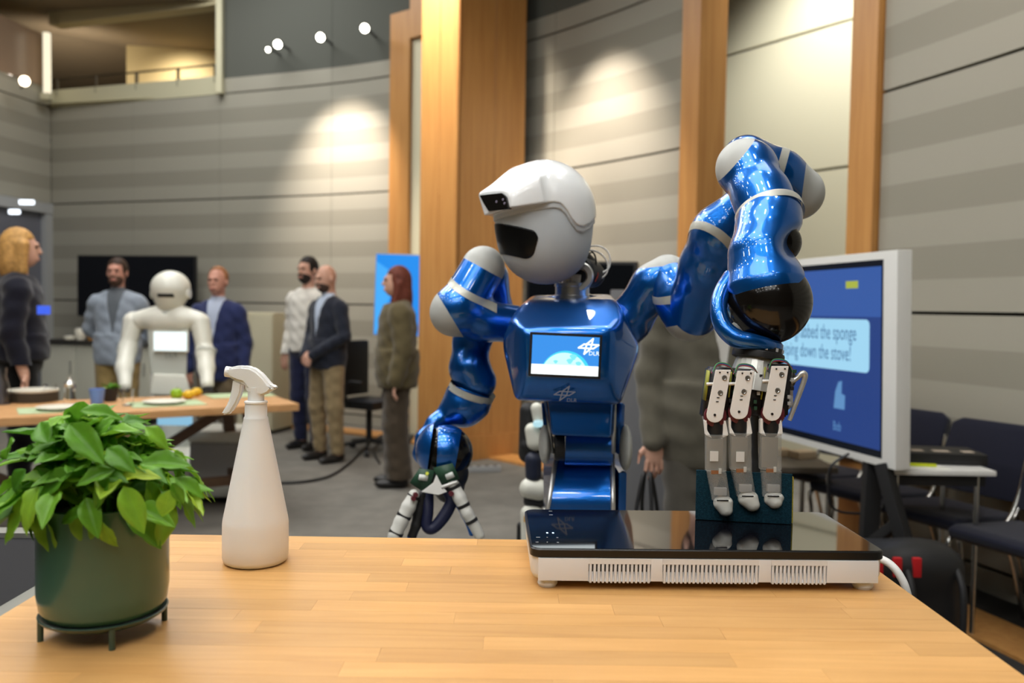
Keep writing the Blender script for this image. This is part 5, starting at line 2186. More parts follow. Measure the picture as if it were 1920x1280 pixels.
    if hair != 'bald':
        def hairf(P):
            d = ell_d(P, hc_ + (0, .022, .028), (.086, .100, .106))
            if hair == 'short':
                d = smax(d, (-.10 - (P[:, 2] - hc_[2]) * 1.0 - (P[:, 1]) * 1.3), .01)
                d = smax(d, (hc_[2] - .06 - P[:, 2]), .01)
                face = np.maximum(P[:, 1] + .055, P[:, 2] - (hc_[2] + .062))
                return smax(d, -face, .008)
            if hair == 'receding':
                face = np.maximum(P[:, 1] + .02, P[:, 2] - (hc_[2] + .10))
                d = smax(d, -face, .01)
                return smax(d, (hc_[2] - .05 - P[:, 2]), .01)
            L_ = 1.37 if hair == 'long' else 1.47
            d = smin(d, ell_d(P, (0, .035, (1.66 + L_) / 2), (.098, .085, (1.72 - L_) / 2 + .03)), .04)
            if hair == 'long':
                for sd in (-1, 1):
                    d = smin(d, cone_d(P, (sd * .075, .0, 1.62), (sd * .085, -.05, 1.38), .03, .022), .03)
            else:
                for sd in (-1, 1):
                    d = smin(d, cone_d(P, (sd * .08, -.02, 1.66), (sd * .085, -.02, 1.50), .036, .03), .03)
            face = np.maximum(np.maximum(P[:, 1] + .05, P[:, 2] - (hc_[2] + .055)), np.abs(P[:, 0]) - .062)
            return smax(d, -face, .01)
        add('hair', hairf, (-.15, -.17, 1.3), (.15, .18, 1.82), .0075, mh, True)
    if beard:
        mbd = mat('beard_' + key, beard, 0.8)

        def beardf(P):
            d = ell_d(P, hc_ + (0, -.028, -.055), (.061, .068, .072))
            top_ = P[:, 2] - (hc_[2] - .035)
            mo = ell_d(P, hc_ + (0, -.1, -.066), (.026, .03, .010))
            return np.maximum(np.maximum(np.maximum(d, top_), P[:, 1] - .02), -mo)
        add('beard', beardf, (-.1, -.15, 1.5), (.1, .05, 1.66), .0065, mbd, True)
    me_eye = mat('eye_dark', (0.02, 0.015, 0.012), 0.2)
    for sd in (-1, 1):
        def eye(P, sd=sd):
            return ell_d(P, hc_ + (sd * .030, -.0835, .008), (.012, .008, .0065))
        add('eye', eye, (sd * .03 - .02, -.13, 1.63), (sd * .03 + .02, -.07, 1.68), .004, me_eye, True)

    def lips(P):
        return ell_d(P, hc_ + (0, -.094, -.066), (.022, .008, .006))
    add('mouth', lips, (-.035, -.13, 1.55), (.035, -.07, 1.61), .004, mat('lips', s2l(168, 96, 88), .5), True)
    return o


def px_x(px, Y):
    return (px - 960) / F_PX * Y


def loc_pt(o, px, py, Y):
    return Matrix.Rotation(-o.rotation_euler.z, 4, 'Z') @ (at(px, py, Y) - o.location)


pp = person('person in a dark navy sweater with blond bob hair, back turned, behind the dining table', px_x(36, 5.62), 5.62, 1.84, math.radians(118), ('down', 'down'),
            'coat', s2l(17, 18, 32), s2l(10, 10, 12), 'bob', s2l(186, 142, 82), hem=.95, wide=1.08, inf=.03)
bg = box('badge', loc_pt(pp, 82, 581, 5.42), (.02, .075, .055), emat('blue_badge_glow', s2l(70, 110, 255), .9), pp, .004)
person('person in an unbuttoned grey shirt with hands behind the back, before the wall screen', px_x(220, 7.4), 7.4, 1.745, math.radians(6), ('behind', 'behind'),
       'jacket', s2l(148, 158, 170), s2l(150, 128, 82), 'short', s2l(58, 42, 32), shirt_col=s2l(96, 102, 108), beard=s2l(92, 66, 52), hem=.84, skin=SKIN2)
pz = person('person in a navy blazer with a white badge, right of the white robot', px_x(408, 7.0), 7.0, 1.665, math.radians(-4), ('down', 'down'),
            'jacket', s2l(40, 48, 88), s2l(112, 98, 76), 'receding', s2l(150, 100, 62), shirt_col=s2l(180, 190, 210), hem=.78, skin=SKIN2)
box('badge', (-.03, -.155, 1.10), (.10, .006, .13), M_WHITE, pz, .003)
person('person in a white shirt with dark beard, half hidden behind the bald one', px_x(577, 8.1), 8.1, 1.82, math.radians(-28), ('down', 'down'),
       'shirt', s2l(226, 222, 212), s2l(34, 38, 66), 'short', s2l(34, 28, 26), beard=s2l(40, 32, 28), hem=.9)
person('bald person in a dark blazer and khaki trousers with clasped hands', px_x(614, 7.48), 7.48, 1.72, math.radians(-42), ('clasp', 'clasp'),
       'jacket', s2l(36, 40, 52), s2l(142, 124, 92), 'bald', (0.1, 0.1, 0.1), shirt_col=s2l(190, 202, 220), beard=s2l(70, 52, 44), hem=.84, stance=.13, nod=math.radians(8))
person('person with long red hair in an olive brown suit, standing before the blue screen', px_x(745, 6.49), 6.49, 1.67, math.radians(-78), ('down', 'down'),
       'coat', s2l(92, 82, 56), s2l(70, 60, 48), 'long', s2l(104, 52, 38), hem=.80, flare=.045, inf=.045, wide=1.05)
suit = person('person in a grey suit behind the robot arm carrying a bag', .79, 3.42, 1.75, math.radians(14), ('down', 'down'),
              'jacket', s2l(96, 92, 80), s2l(88, 84, 76), 'short', s2l(70, 56, 44), shirt_col=s2l(226, 224, 218), hem=.76, wide=1.06, inf=.024)
bagp = suit.matrix_basis @ Vector((-.275, -.05, .74))
bag = thing('handbag', 'black bag with two long handles hanging from the suited hand', 'bag', (bagp.x, bagp.y, .2))
box('bag_body', (0, 0, .14), (.34, .12, .28), M_BLACK, bag, .02)
for dy in (-.03, .03):
    tube('handle', [(-.09, dy, .27), (-.05, dy, .40), (-.012, dy * .5, .525), (.012, dy * .5, .525), (.05, dy, .40), (.09, dy, .27)], .008, M_BLACK, bag, False, 8)
bag.rotation_euler = (0, 0, 1.2)
# ------------------------------------------------------------------ dining table and what stands on it
M_OAK = wood_mat('table_oak', s2l(190, 140, 88), s2l(212, 164, 112), scale=(2, 20, 20), rough=.45, rnd=.06)
M_DARKWOOD = wood_mat('table_leg_brown', s2l(84, 62, 44), s2l(104, 78, 56), scale=(3, 18, 18), rough=.5)
DT = 0.752
dt_c = Vector((-1.33, 5.34, 0))
ang_t = math.atan2(.535, .845)        # u axis points left and nearer
dt = thing('dining_table', 'long oak dining table with slanting brown legs, laid with plates', 'table', dt_c, ang_t + math.pi)
# local: x runs along the table away from its free corner, y towards the camera side (negative = behind)
TLn, TD = 2.7, .78
for i in range(5):
    y0 = -TD + i * TD / 5
    box('board', (TLn / 2, y0 + TD / 10, DT - .022), (TLn - .001, TD / 5 - .002, .044), M_OAK, dt, .002)
for x in (.28, 2.3):
    for y in (-.72, -.14):
        a, b = Vector((x, y, DT - .045)), Vector((x - .12 if x < 1 else x + .12, y + (.06 if y > -.4 else -.06), 0))
        d = b - a
        box('leg', (0, 0, d.length / 2), (.075, .05, d.length), M_DARKWOOD, dt, .004, M=frame_from(a, d))
    box('leg_rail', (x - .04 if x < 1 else x + .04, -.43, .22), (.05, .66, .06), M_DARKWOOD, dt, .004)
a, b = Vector((.33, -.43, DT - .05)), Vector((1.1, -.43, .24))
box('brace', (0, 0, (b - a).length / 2), (.05, .06, (b - a).length), M_DARKWOOD, dt, .004, M=frame_from(a, b - a))
a, b = Vector((2.25, -.43, DT - .05)), Vector((1.4, -.43, .24))
box('brace', (0, 0, (b - a).length / 2), (.05, .06, (b - a).length), M_DARKWOOD, dt, .004, M=frame_from(a, b - a))
box('stretcher', (1.29, -.43, .22), (1.95, .05, .06), M_DARKWOOD, dt, .004)


def tpt(px, py, z=DT):
    return on_z(px, py, z)


M_PLATE_W = mat('glazed_white', s2l(226, 222, 206), .3)
M_PLATE_D = mat('dark_stoneware', s2l(86, 80, 70), .5)
M_MAT = mat('pale_green_placemat', s2l(178, 196, 156), .8)
M_CLEARG = mat('clear_glass', (1, 1, 1), .05, trans=1.0, ior=1.3)


def place_lathe(name, label, cat, px, py, prof, m, z=DT, seg=28, group=None, pn='body', Y=None):
    p = tpt(px, py, z)
    t = thing(name, label, cat, p, group=group)
    return t, lathe(pn, prof, m, t, seg)


def slab_on(name, label, px, py, w, d, h, m, rot=ang_t):
    p = tpt(px, py)
    o = box(name, (0, 0, h / 2 + .0005), (w, d, h), m, None, .001)
    o.location = p
    o.rotation_euler = (0, 0, rot)
    return set_props(o, label, 'placemat')


slab_on('placemat', 'pale green placemat under the plate beside the blue cup', 112, 768, .42, .30, .003, M_MAT)
slab_on('placemat', 'pale green placemat under the plate near the green apple', 312, 757, .42, .30, .003, M_MAT)
slab_on('placemat', 'pale green placemat at the free end of the dining table', 450, 741, .42, .28, .003, M_MAT)
plate_prof = [(0, .004), (.07, .004), (.085, .008), (.125, .018), (.128, .02), (.122, .0205), (.084, .011), (.07, .008), (0, .008)]
place_lathe('plate', 'shallow white plate on a green mat behind the basil plant', 'plate', 113, 768, plate_prof, M_PLATE_W)
place_lathe('plate', 'shallow white plate on a green mat in front of the apple', 'plate', 308, 757, plate_prof, M_PLATE_W)
pst = tpt(64, 752)
for k in range(4):
    t = thing('stacked_plate', ['lowest', 'second lowest', 'third lowest', 'topmost white'][k] + ' plate of the stack by the person with blond hair', 'plate', pst + Vector((0, 0, .0005 + k * .019)), group='stacked plates')
    lathe('body', [(0, .001), (.11, .001), (.138, .006), (.14, .017), (.134, .018), (.11, .009), (0, .009)], M_PLATE_D if k < 3 else M_PLATE_W, t, 32)
t, _ = place_lathe('salt_mill', 'clear salt mill with a steel cap behind the plate', 'mill', 131, 758, [(0, 0), (.034, 0), (.036, .02), (.028, .07), (.032, .105), (0, .105)], M_CLEARG)
lathe('cap', [(0, .105), (.034, .105), (.036, .125), (.02, .14), (.008, .15), (.01, .16), (0, .165)], M_STEEL, t, 24)
place_lathe('drinking_glass', 'small clear tumbler right of the plate stack', 'glass', 94, 750, [(0, .003), (.03, .003), (.036, .1), (.034, .1), (.028, .008), (0, .008)], M_CLEARG)
place_lathe('drinking_glass', 'clear tumbler below the left hand of the white robot', 'glass', 240, 760, [(0, .003), (.03, .003), (.036, .1), (.034, .1), (.028, .008), (0, .008)], M_CLEARG)
place_lathe('carafe', 'clear glass carafe at the far end of the dining table', 'carafe', 2, 758, [(0, .003), (.05, .003), (.055, .08), (.03, .17), (.034, .22), (.031, .22), (.027, .17), (.05, .08), (.046, .008), (0, .008)], M_CLEARG)
place_lathe('cup', 'matte blue tapered cup on the dining table', 'cup', 182, 757, [(0, .0), (.034, 0), (.046, .092), (.043, .092), (.033, .006), (0, .006)], mat('blue_ceramic', s2l(112, 142, 206), .5))
tp, _ = place_lathe('herb_pot', 'small dark herb pot beside the blue cup', 'potted plant', 207, 752, [(0, 0), (.035, 0), (.048, .085), (.044, .085), (.04, .075), (0, .075)], mat('dark_pot', s2l(44, 36, 32), .6), pn='pot')
rnd = random.Random(5)
for k in range(22):
    a, el = rnd.uniform(0, 6.28), rnd.uniform(.2, 1.4)
    d = Vector((math.cos(a) * math.cos(el), math.sin(a) * math.cos(el), math.sin(el)))
    o = link('leaf', LEAVES[4], None, tp)
    x = d
    z = (Vector((0, 0, 1.2)) - x * x.z).normalized()
    y = z.cross(x)
    p0 = Vector((d.x * .01, d.y * .01, .075))
    s = rnd.uniform(1.0, 1.6)
    o.matrix_basis = Matrix(((x.x * s, y.x * s, z.x * s, p0.x), (x.y * s, y.y * s, z.y * s, p0.y), (x.z * s, y.z * s, z.z * s, p0.z), (0, 0, 0, 1)))
t, _ = place_lathe('apple', 'green apple on the dining table', 'apple', 331, 748, [(0, .008), (.012, .001), (.028, .006), (.038, .028), (.038, .045), (.03, .062), (.012, .068), (0, .060)], mat('green_apple', s2l(150, 190, 44), .35))
rod('stalk', (0, 0, .058), (.006, 0, .08), .0022, M_DARKWOOD, t)
lem = [(0, 0), (.006, .002), (.012, .008), (.026, .022), (.03, .042), (.026, .062), (.012, .076), (.007, .083), (0, .086)]
for px, py, lb, rz in [(354, 748, 'nearer lemon lying beside the green apple', .3), (369, 743, 'farther lemon lying behind another lemon', 1.0)]:
    p = tpt(px, py)
    o = lathe('lemon', lem, mat('lemon_peel', s2l(228, 182, 40), .45, bump=.3, bscale=200), None, 24, Matrix.Translation((0, 0, .030)) @ Matrix.Rotation(1.571, 4, 'Y') @ Matrix.Translation((0, 0, -.043)))
    o.location = p
    o.rotation_euler = (0, 0, rz)
    set_props(o, lb, 'lemon', 'lemons')

# ------------------------------------------------------------------ white humanoid robot behind the table
RY = 6.12
wrob = thing('white_robot', 'white humanoid robot with a lit chest screen behind the dining table', 'robot', (px_x(317, RY), RY, 0))
M_WR = mat('robot_white', s2l(222, 222, 210), .35, coat=.3)
M_WG = mat('robot_light_grey', s2l(196, 200, 192), .45)


def wq(*t):
    return cones(*t)


link('head', iso(lambda P: smin(ell_d(P, at(320, 540, RY), (.135, .14, .125)), ell_d(P, at(319, 560, RY), (.10, .11, .10)), .04), *bounds([at(320, 545, RY)], .22), .009), M_WR, wrob, True)
hdn = link('face_visor', iso(lambda P: np.maximum(ell_d(P, at(320, 545, RY), (.137, .142, .125)), np.maximum(np.abs(P[:, 2] - at(320, 554, RY).z) - .012, np.maximum(P[:, 1] - RY, np.abs(P[:, 0] - at(323, 554, RY).x) - .055))), *bounds([at(320, 545, RY)], .2), .006), M_VISOR, wrob, True)
for x in (288, 353):
    lathe('ear_disc', [(0, -.012), (.035, -.012), (.04, 0), (.035, .012), (0, .012)], M_WR, wrob, 24, frame_from(at(x, 550, RY), (1, 0, 0)), True)
link('neck', link_iso('n', wq(((317, 570, RY, 16), (317, 600, RY, 22))), h=.008), M_WG, wrob, True)
link('shoulders', link_iso('n', wq(((262, 600, RY, 18), (300, 588, RY, 16)), ((372, 602, RY, 18), (335, 588, RY, 16)), ((300, 600, RY, 22), (335, 600, RY, 22)), ((290, 605, RY, 14), (345, 605, RY, 14))), k=.05, h=.009), M_WR, wrob, True)
tor = link('torso', hull_mesh([at(*p) for p in [(276, 612, RY - .05), (352, 613, RY - .05), (350, 705, RY - .06), (282, 703, RY - .06), (276, 612, RY + .2), (352, 613, RY + .2), (350, 705, RY + .2), (282, 703, RY + .2)]], .02), M_WG, wrob, True)
ta, tb_, tc_ = at(288.5, 656.5, RY - .085), at(350, 657.5, RY - .085), at(288.5, 621.5, RY - .085)
MT_ = plane_frame(ta, tb_, tc_)
tw, thh = (tb_ - ta).length, (tc_ - ta).length
scr = box('screen', (tw / 2, thh / 2, -.01), (tw + .02, thh + .02, .02), M_WR, tor, .006, M=MT_, world=True)
flat_me = mesh_py([MT_ @ Vector(v) for v in [(0, 0, .002), (tw, 0, .002), (tw, thh, .002), (0, thh, .002)]], [(0, 1, 2, 3)])
link('screen_glow', flat_me, emat('tablet_white', (.86, .98, 1.0), 1.25), tor, True)
link('lettering', text_mesh('DLR', .05, plane_frame(at(309, 670, RY - .083), at(330, 670, RY - .083), at(309, 662, RY - .083))), mat('grey_letter', s2l(130, 134, 130), .5), tor, True)
for side, pts in (('l', [((250, 602, RY, 18), (239, 655, RY - .05, 14)), ((239, 655, RY - .05, 17), (233, 690, RY - .15, 15)), ((233, 690, RY - .15, 15), (235, 723, RY - .25, 11))]),
                  ('r', [((375, 604, RY, 18), (385, 662, RY - .05, 14)), ((385, 662, RY - .05, 17), (387, 690, RY - .12, 15)), ((387, 690, RY - .12, 14), (389, 720, RY - .22, 12))])):
    ar = link('arm', link_iso('a', wq(*pts), k=.03, h=.009), M_WR, wrob, True)
    ex, ey = (234, 728) if side == 'l' else (390, 727)
    for k in range(3):
        x = ex - 6 + k * 6
        rod('gripper_finger', at(x, ey - 2, RY - .26), at(x + (k - 1) * 1.5, ey + 7, RY - .27), .011, M_DARKMECH, ar, True)
    lathe('elbow_ring', [(.07, -.006), (.072, 0), (.07, .006)], M_WG, ar, 24, frame_from(at(238 if side == 'l' else 387, 657, RY - .05), (.1, -.4, -1)), True)
link('waist', link_iso('w', wq(((317, 700, RY + .05, 24), (317, 735, RY + .05, 26))), h=.01), M_WG, wrob, True)
link('hip_block', hull_mesh([at(*p) for p in [(286, 700, RY - .09), (348, 702, RY - .09), (360, 742, RY - .1), (280, 740, RY - .1), (286, 700, RY + .1), (348, 702, RY + .1), (360, 742, RY + .1), (280, 740, RY + .1)]], .02), M_WR, wrob, True)
bc_ = Vector((px_x(330, RY), RY, 0))
lathe('column', [(0, .3), (.12, .3), (.1, .7), (0, .7)], M_WG, wrob, 28, Matrix.Translation(bc_), True)
lathe('wheel_base', [(0, .06), (.33, .06), (.36, .12), (.35, .24), (.26, .33), (0, .36)], M_WR, wrob, 40, Matrix.Translation(bc_), True)
ps = at(328, 783, RY - .38)
box('service_screen', ps, (.23, .03, .10), emat('service_blue', s2l(150, 205, 235), .85), wrob, .006, world=True)
for a in range(4):
    lathe('wheel', [(0, -.025), (.06, -.025), (.06, .025), (0, .025)], M_BLACK, wrob, 20, frame_from(bc_ + Vector((.25 * math.cos(a * 1.57 + .7), .25 * math.sin(a * 1.57 + .7), .06)), (1, 0, 0)), True)
# low white transport box under the table
lb = thing('floor_unit', 'low white and grey wheeled unit under the dining table', 'trolley', (px_x(425, 6.0), 6.0, 0))
box('lid', (0, 0, .46), (.40, .42, .08), M_WR, lb, .025)
box('body', (0, 0, .27), (.38, .40, .30), M_GREY, lb, .02)
box('skirt', (0, 0, .09), (.44, .46, .08), M_WG, lb, .02)
for sx in (-.16, .16):
    for sy in (-.16, .16):
        lathe('wheel', [(0, -.015), (.04, -.015), (.04, .015), (0, .015)], M_BLACK, lb, 18, frame_from((sx, sy, .04), (1, 0, 0)))

# ------------------------------------------------------------------ along the far wall
def panel_tv(name, label, x0, y0, x1, y1, Y0, Y1, m, framem=M_BLACK, fw=.018, thick=.05, cat='screen', y0r=None, y1r=None, fh=None):
    fh = fh or fw
    """flat screen seen between columns x0..x1, rows y0..y1"""
    y0r = y0 if y0r is None else y0r
    y1r = y1 if y1r is None else y1r
    a, b, c = at(x0, y1, Y0), at(x1, y1r, Y1), at(x0, y0, Y0)
    M = plane_frame(a, b, c)
    w, h = (b - a).length, (c - a).length
    t = thing(name, label, cat, (a + b) / 2)
    box('casing', (w / 2, h / 2, -thick / 2), (w, h, thick), framem, t, .006, M=M, world=True)
    me = mesh_py([M @ Vector(v) for v in [(fw, fh, .001), (w - fw, fh, .001), (w - fw, h - fh, .001), (fw, h - fh, .001)]], [(0, 1, 2, 3)])
    link('panel', me, m, t, True)
    return t, M, w, h


M_SCREENOFF = mat('dark_screen', (0.004, 0.005, 0.007), .18, spec=.5)
tv, Mtv, w_, h_ = panel_tv('wall_screen', 'large dark screen on the far wall behind the person in a grey shirt', 145, 478, 365, 592, 10.55, 10.15, M_SCREENOFF, y0r=487, y1r=598)
box('wall_mount', Mtv @ Vector((w_ / 2, h_ / 2, -.16)), (.3, .26, .2), M_MATTE_BLACK, tv, 0, world=True)
# sideboard
sb_p = Vector((px_x(205, 9.9), 9.9, 0))
sb = thing('sideboard', 'white sideboard cabinet with a dark worktop below the wall screen', 'cabinet', sb_p, -.28)
for i in range(3):
    x = -.75 + i * .5
    box('body', (x + .25, .02, .48), (.496, .5, .80), M_CREAM if False else M_WHITE, sb)
    d = box('door', (x + .25, -.24, .48), (.48, .02, .78), mat('cabinet_front', s2l(206, 206, 190), .5), sb, .003)
    box('handle', (x + .43, -.256, .62), (.012, .018, .14), M_STEEL, d, .003)
box('worktop', (0, 0, .905), (1.54, .58, .04), mat('dark_worktop', s2l(52, 50, 46), .5), sb, .003)
box('plinth', (0, .03, .04), (1.46, .44, .08), M_BLACK, sb)
for px, lb_, col, r, h in [(131, 'low white bowl on the sideboard worktop', M_PLATE_W, .07, .05), (150, 'pale tall canister on the sideboard worktop', M_PLATE_W, .06, .14), (172, 'orange cup on the sideboard worktop', mat('orange_ceramic', s2l(216, 150, 60), .5), .05, .10)]:
    p = Vector((px_x(px, 9.75), 9.75, .926))
    t = thing('jar', lb_, 'jar', p, group='vessels on the sideboard')
    lathe('body', [(0, 0), (r * .8, 0), (r, h * .3), (r, h * .85), (r * .8, h), (r * .7, h), (r * .8, h * .8), (0, h * .3)], col, t, 20)
    lathe('rim', [(r * .7, h), (r * .86, h + .004), (r * .86, h - .004)], M_STEEL, t, 20)
# tall cupboard
cb_ = thing('storage_cupboard', 'plain cream storage cupboard between the navy blazer and the white shirt', 'cabinet', (px_x(489, 9.2), 9.2, 0), -.25)
box('body', (0, .02, .66), (.52, .42, 1.24), mat('cupboard_cream', s2l(206, 200, 172), .5), cb_, .004)
for sx in (-1, 1):
    d = box('door', (sx * .129, -.2, .66), (.252, .02, 1.2), MATS['cupboard_cream'], cb_, .003)
    box('handle', (sx * .03, -.216, .95), (.012, .02, .12), M_STEEL, d, .003)
box('plinth', (0, .02, .02), (.5, .38, .04), M_BLACK, cb_)
# dark rack and clutter beside it
rk = thing('equipment_rack', 'narrow black equipment rack beside the cream cupboard', 'rack', (px_x(560, 9.5), 9.5, 0))
for sx in (-.07, .07):
    for sy in (-.1, .1):
        box('post', (sx, sy, .5), (.025, .025, 1.0), M_MATTE_BLACK, rk, .002)
for z in (.2, .42, .7, .95):
    box('shelf', (0, 0, z), (.16, .24, .03), M_GREY if z < .5 else M_MATTE_BLACK, rk, .003)
# blue portrait screen behind the woman
bs_, Mb, w_, h_ = panel_tv('blue_display', 'bright blue portrait display left of the oak column', 699, 474, 786, 628, 8.65, 8.6, emat('blue_screen_glow', s2l(34, 150, 250), .92), M_GREY, .01, .05, y0r=468, y1r=632)
box('stand_post', Mb @ Vector((w_ / 2, -.28, -.05)), (.06, .05, .7), M_MATTE_BLACK, bs_, .004, world=True)
pbs = Mb @ Vector((w_ / 2, 0, 0))
box('stand_base', (pbs.x, pbs.y, .02), (.36, .34, .04), M_MATTE_BLACK, bs_, .006, world=True)
box('stand_post', (pbs.x, pbs.y + .03, .42), (.06, .05, .8), M_MATTE_BLACK, bs_, .004, world=True)
# lighter swirl on its picture
vs = [Mb @ Vector((w_ * x, h_ * y, .0015)) for x, y in [(.03, .03), (.35, .03), (.2, .3), (.42, .55), (.3, .8), (.03, .9)]]
link('picture_swirl', mesh_py(vs, [tuple(range(6))]), emat('blue_screen_light', s2l(70, 175, 255), 1.0), bs_, True)
# dark screen on a trolley behind the robot neck
ts, Mt_, w_, h_ = panel_tv('trolley_screen', 'dark screen with a silver edge behind the robot neck', 984, 489, 1190, 622, 6.3, 6.0, M_SCREENOFF, M_BLACK, .022, .06, y0r=487, y1r=630)
pcx = Mt_ @ Vector((w_ / 2, 0, -.06))
box('post', (pcx.x, pcx.y + .04, .62), (.12, .06, 1.2), M_MATTE_BLACK, ts, .006, world=True)
for sx in (-1, 1):
    box('foot', (pcx.x + sx * .28, pcx.y, .06), (.07, .7, .06), M_MATTE_BLACK, ts, .01, world=True)
    for sy in (-.3, .3):
        lathe('castor', [(0, -.015), (.03, -.015), (.03, .015), (0, .015)], M_BLACK, ts, 16, frame_from((pcx.x + sx * .28, pcx.y + sy, .03), (1, 0, 0)), True)
box('cross_bar', (pcx.x, pcx.y + .05, .10), (.62, .06, .05), M_MATTE_BLACK, ts, .006, world=True)
box('equipment_tray', (pcx.x - .02, pcx.y - .02, .58), (.62, .3, .34), M_MATTE_BLACK, ts, .02, world=True)
# tall grey partition between the blue robot and the suited person
gp = thing('grey_partition', 'smooth dark grey panel between the blue robot and the suited person', 'panel', (px_x(1203, 4.6), 4.6, 0))
box('panel', (0, 0, .80), (.34, .05, 1.36), mat('partition_grey', s2l(118, 118, 120), .5), gp, .004)
for sx in (-.13, .13):
    box('foot', (sx, 0, .06), (.05, .34, .12), M_MATTE_BLACK, gp, .005)

# ------------------------------------------------------------------ small white and black robot beside the blue robot
SY = 3.0
sr = thing('small_robot', 'white jointed legged robot partly hidden behind the blue robot', 'robot', (px_x(1002, SY), SY, 0))


def s_iso(*t, h=.006):
    return link_iso('s', cones(*t), k=.012, h=h)


link('thigh_shell', s_iso(((998, 806, SY, 14), (1004, 828, SY, 17))), M_WR, sr, True)
link('hip', s_iso(((1006, 765, SY, 11), (1010, 790, SY, 10))), M_WR, sr, True)
link('body_core', s_iso(((990, 770, SY + .06, 16), (990, 850, SY + .06, 18)), ((985, 835, SY + .04, 9), (1010, 850, SY + .03, 9))), M_MATTE_BLACK, sr, True)
link('sensor', s_iso(((1006, 794, SY - .03, 7), (1012, 794, SY - .03, 7))), emat('sensor_glow', s2l(190, 235, 245), .9), sr, True)
link('knee_joint', s_iso(((1000, 862, SY, 16), (1000, 890, SY, 15))), mat('navy_cover', s2l(32, 38, 58), .5), sr, True)
link('knee_ball', s_iso(((994, 915, SY, 20), (1010, 918, SY, 20))), M_WR, sr, True)
link('knee_gap', s_iso(((994, 938, SY + .01, 13), (1010, 940, SY + .01, 13))), M_MATTE_BLACK, sr, True)
link('shin', s_iso(((992, 962, SY, 16), (996, 1100, SY, 18)), ((1004, 962, SY, 14), (1010, 1100, SY, 16))), M_WR, sr, True)
box('yellow_label', at(988, 973, SY - .035), (.022, .003, .02), mat('yellow_sticker', s2l(214, 160, 44), .5), sr, 0, world=True)
fz = at(998, 1100, SY)
rod('ankle', (fz.x, SY, .06), fz, .03, M_MATTE_BLACK, sr, True)
box('foot', (fz.x, SY - .04, .03), (.1, .22, .06), M_WR, sr, .015, world=True)
link('counter_leg', s_iso(((976, 985, SY + .12, 7), (974, 1100, SY + .12, 8))), M_MATTE_BLACK, sr, True)
rod('counter_leg_foot', (px_x(974, SY + .12), SY + .12, 0.0), at(974, 1100, SY + .12), .02, M_MATTE_BLACK, sr, True)

# ------------------------------------------------------------------ swivel chair behind the woman, cables
def swivel(label, X, Y, rot):
    t = thing('swivel_chair', label, 'chair', (X, Y, 0), rot)
    box('seat', (0, 0, .46), (.46, .46, .08), M_BLACK, t, .03)
    box('backrest', (0, .22, .78), (.44, .07, .52), M_BLACK, t, .03)
    rod('stem', (0, 0, .1), (0, 0, .43), .028, M_MATTE_BLACK, t)
    for s in (-1, 1):
        tube('armrest', [(s * .22, .05, .46), (s * .28, .05, .52), (s * .28, .02, .66), (s * .28, -.15, .67)], .018, M_BLACK, t)
    for k in range(5):
        a = k * 1.2566
        e = Vector((.29 * math.cos(a), .29 * math.sin(a), .07))
        rod('base_arm', (0, 0, .11), e, .024, M_MATTE_BLACK, t, r2=.014)
        lathe('castor', [(0, -.02), (.03, -.02), (.03, .02), (0, .02)], M_BLACK, t, 14, frame_from((e.x, e.y, .03), (-math.sin(a), math.cos(a), 0)))
    return t


swivel('black swivel chair behind the person in the olive suit', px_x(693, 7.98), 7.98, math.radians(60))
cbl = tube('floor_cable', [on_z(x, y, .012) for x, y in [(440, 903), (540, 905), (610, 895), (650, 872), (675, 848), (694, 828)]], .012, M_BLACK, None, False, 8)
set_props(cbl, 'dark cable curving across the carpet behind the spray bottle', 'cable')
cbl = tube('floor_cable', [on_z(x, y, .01) for x, y in [(712, 868), (703, 850), (706, 834), (722, 828)]], .01, M_BLACK, None, False, 8)
set_props(cbl, 'short looped cable beside the wide brown trouser leg', 'cable')
pw = thing('power_strip', 'grey multi socket strip on the floor at the column base', 'power strip', on_z(905, 884, 0), .2)
box('strip', (0, 0, .025), (.30, .06, .045), M_GREY, pw, .006)
for k in range(4):
    lathe('socket', [(0, 0), (.018, 0), (.018, .003), (.014, .001), (0, .001)], M_BLACK, pw, 16, Matrix.Translation((-.105 + k * .07, 0, .0475)))

# ------------------------------------------------------------------ presentation display on its cart
DY0, DY1 = 5.05, 3.47
a, b, c = at(1335, 789, DY0), at(1676, 884, DY1), at(1335, 502, DY0)
br2, tr2 = at(1678, 881, DY1), at(1686, 465, DY1)
pd_t, Mp, w_, h_ = panel_tv('presentation_display', 'large white framed display showing a caption about the sponge', 1335, 502, 1679, 787, DY0, DY1, mat('display_glass', (0.006, 0.01, 0.02), .2), M_WHITE, .085, .07, y0r=466, y1r=882, fh=.034)
fwx, fwy = .09, .05
sx0, sx1, sy0, sy1 = fwx, w_ - fwx, fwy, h_ - fwy
sw2, sh2 = sx1 - sx0, sy1 - sy0
PIX = lambda u, v, z=.002: Mp @ Vector((sx0 + sw2 * u, sy0 + sh2 * v, z))


def pd_poly(name, uv, z, m):
    return link(name, mesh_py([PIX(u, v, z) for u, v in uv], [tuple(range(len(uv)))]), m, pd_t, True)


E_NAVY = emat('slide_navy', s2l(34, 66, 136), .85)
E_NAVY2 = emat('slide_blue', s2l(52, 92, 168), .9)
E_PALE = emat('slide_pale_blue', s2l(160, 214, 242), 1.0)
E_TXT = emat('slide_text', s2l(64, 110, 158), .9)
E_ICON = emat('slide_icon', s2l(104, 158, 214), .8)
E_OLIVE = emat('slide_heading', s2l(140, 166, 142), .8)
pd_poly('slide', [(.004, .02), (.996, .02), (.996, .985), (.004, .985)], .0015, E_NAVY)
pd_poly('slide_top', [(.004, .72), (.996, .72), (.996, .985), (.004, .985)], .002, E_NAVY2)


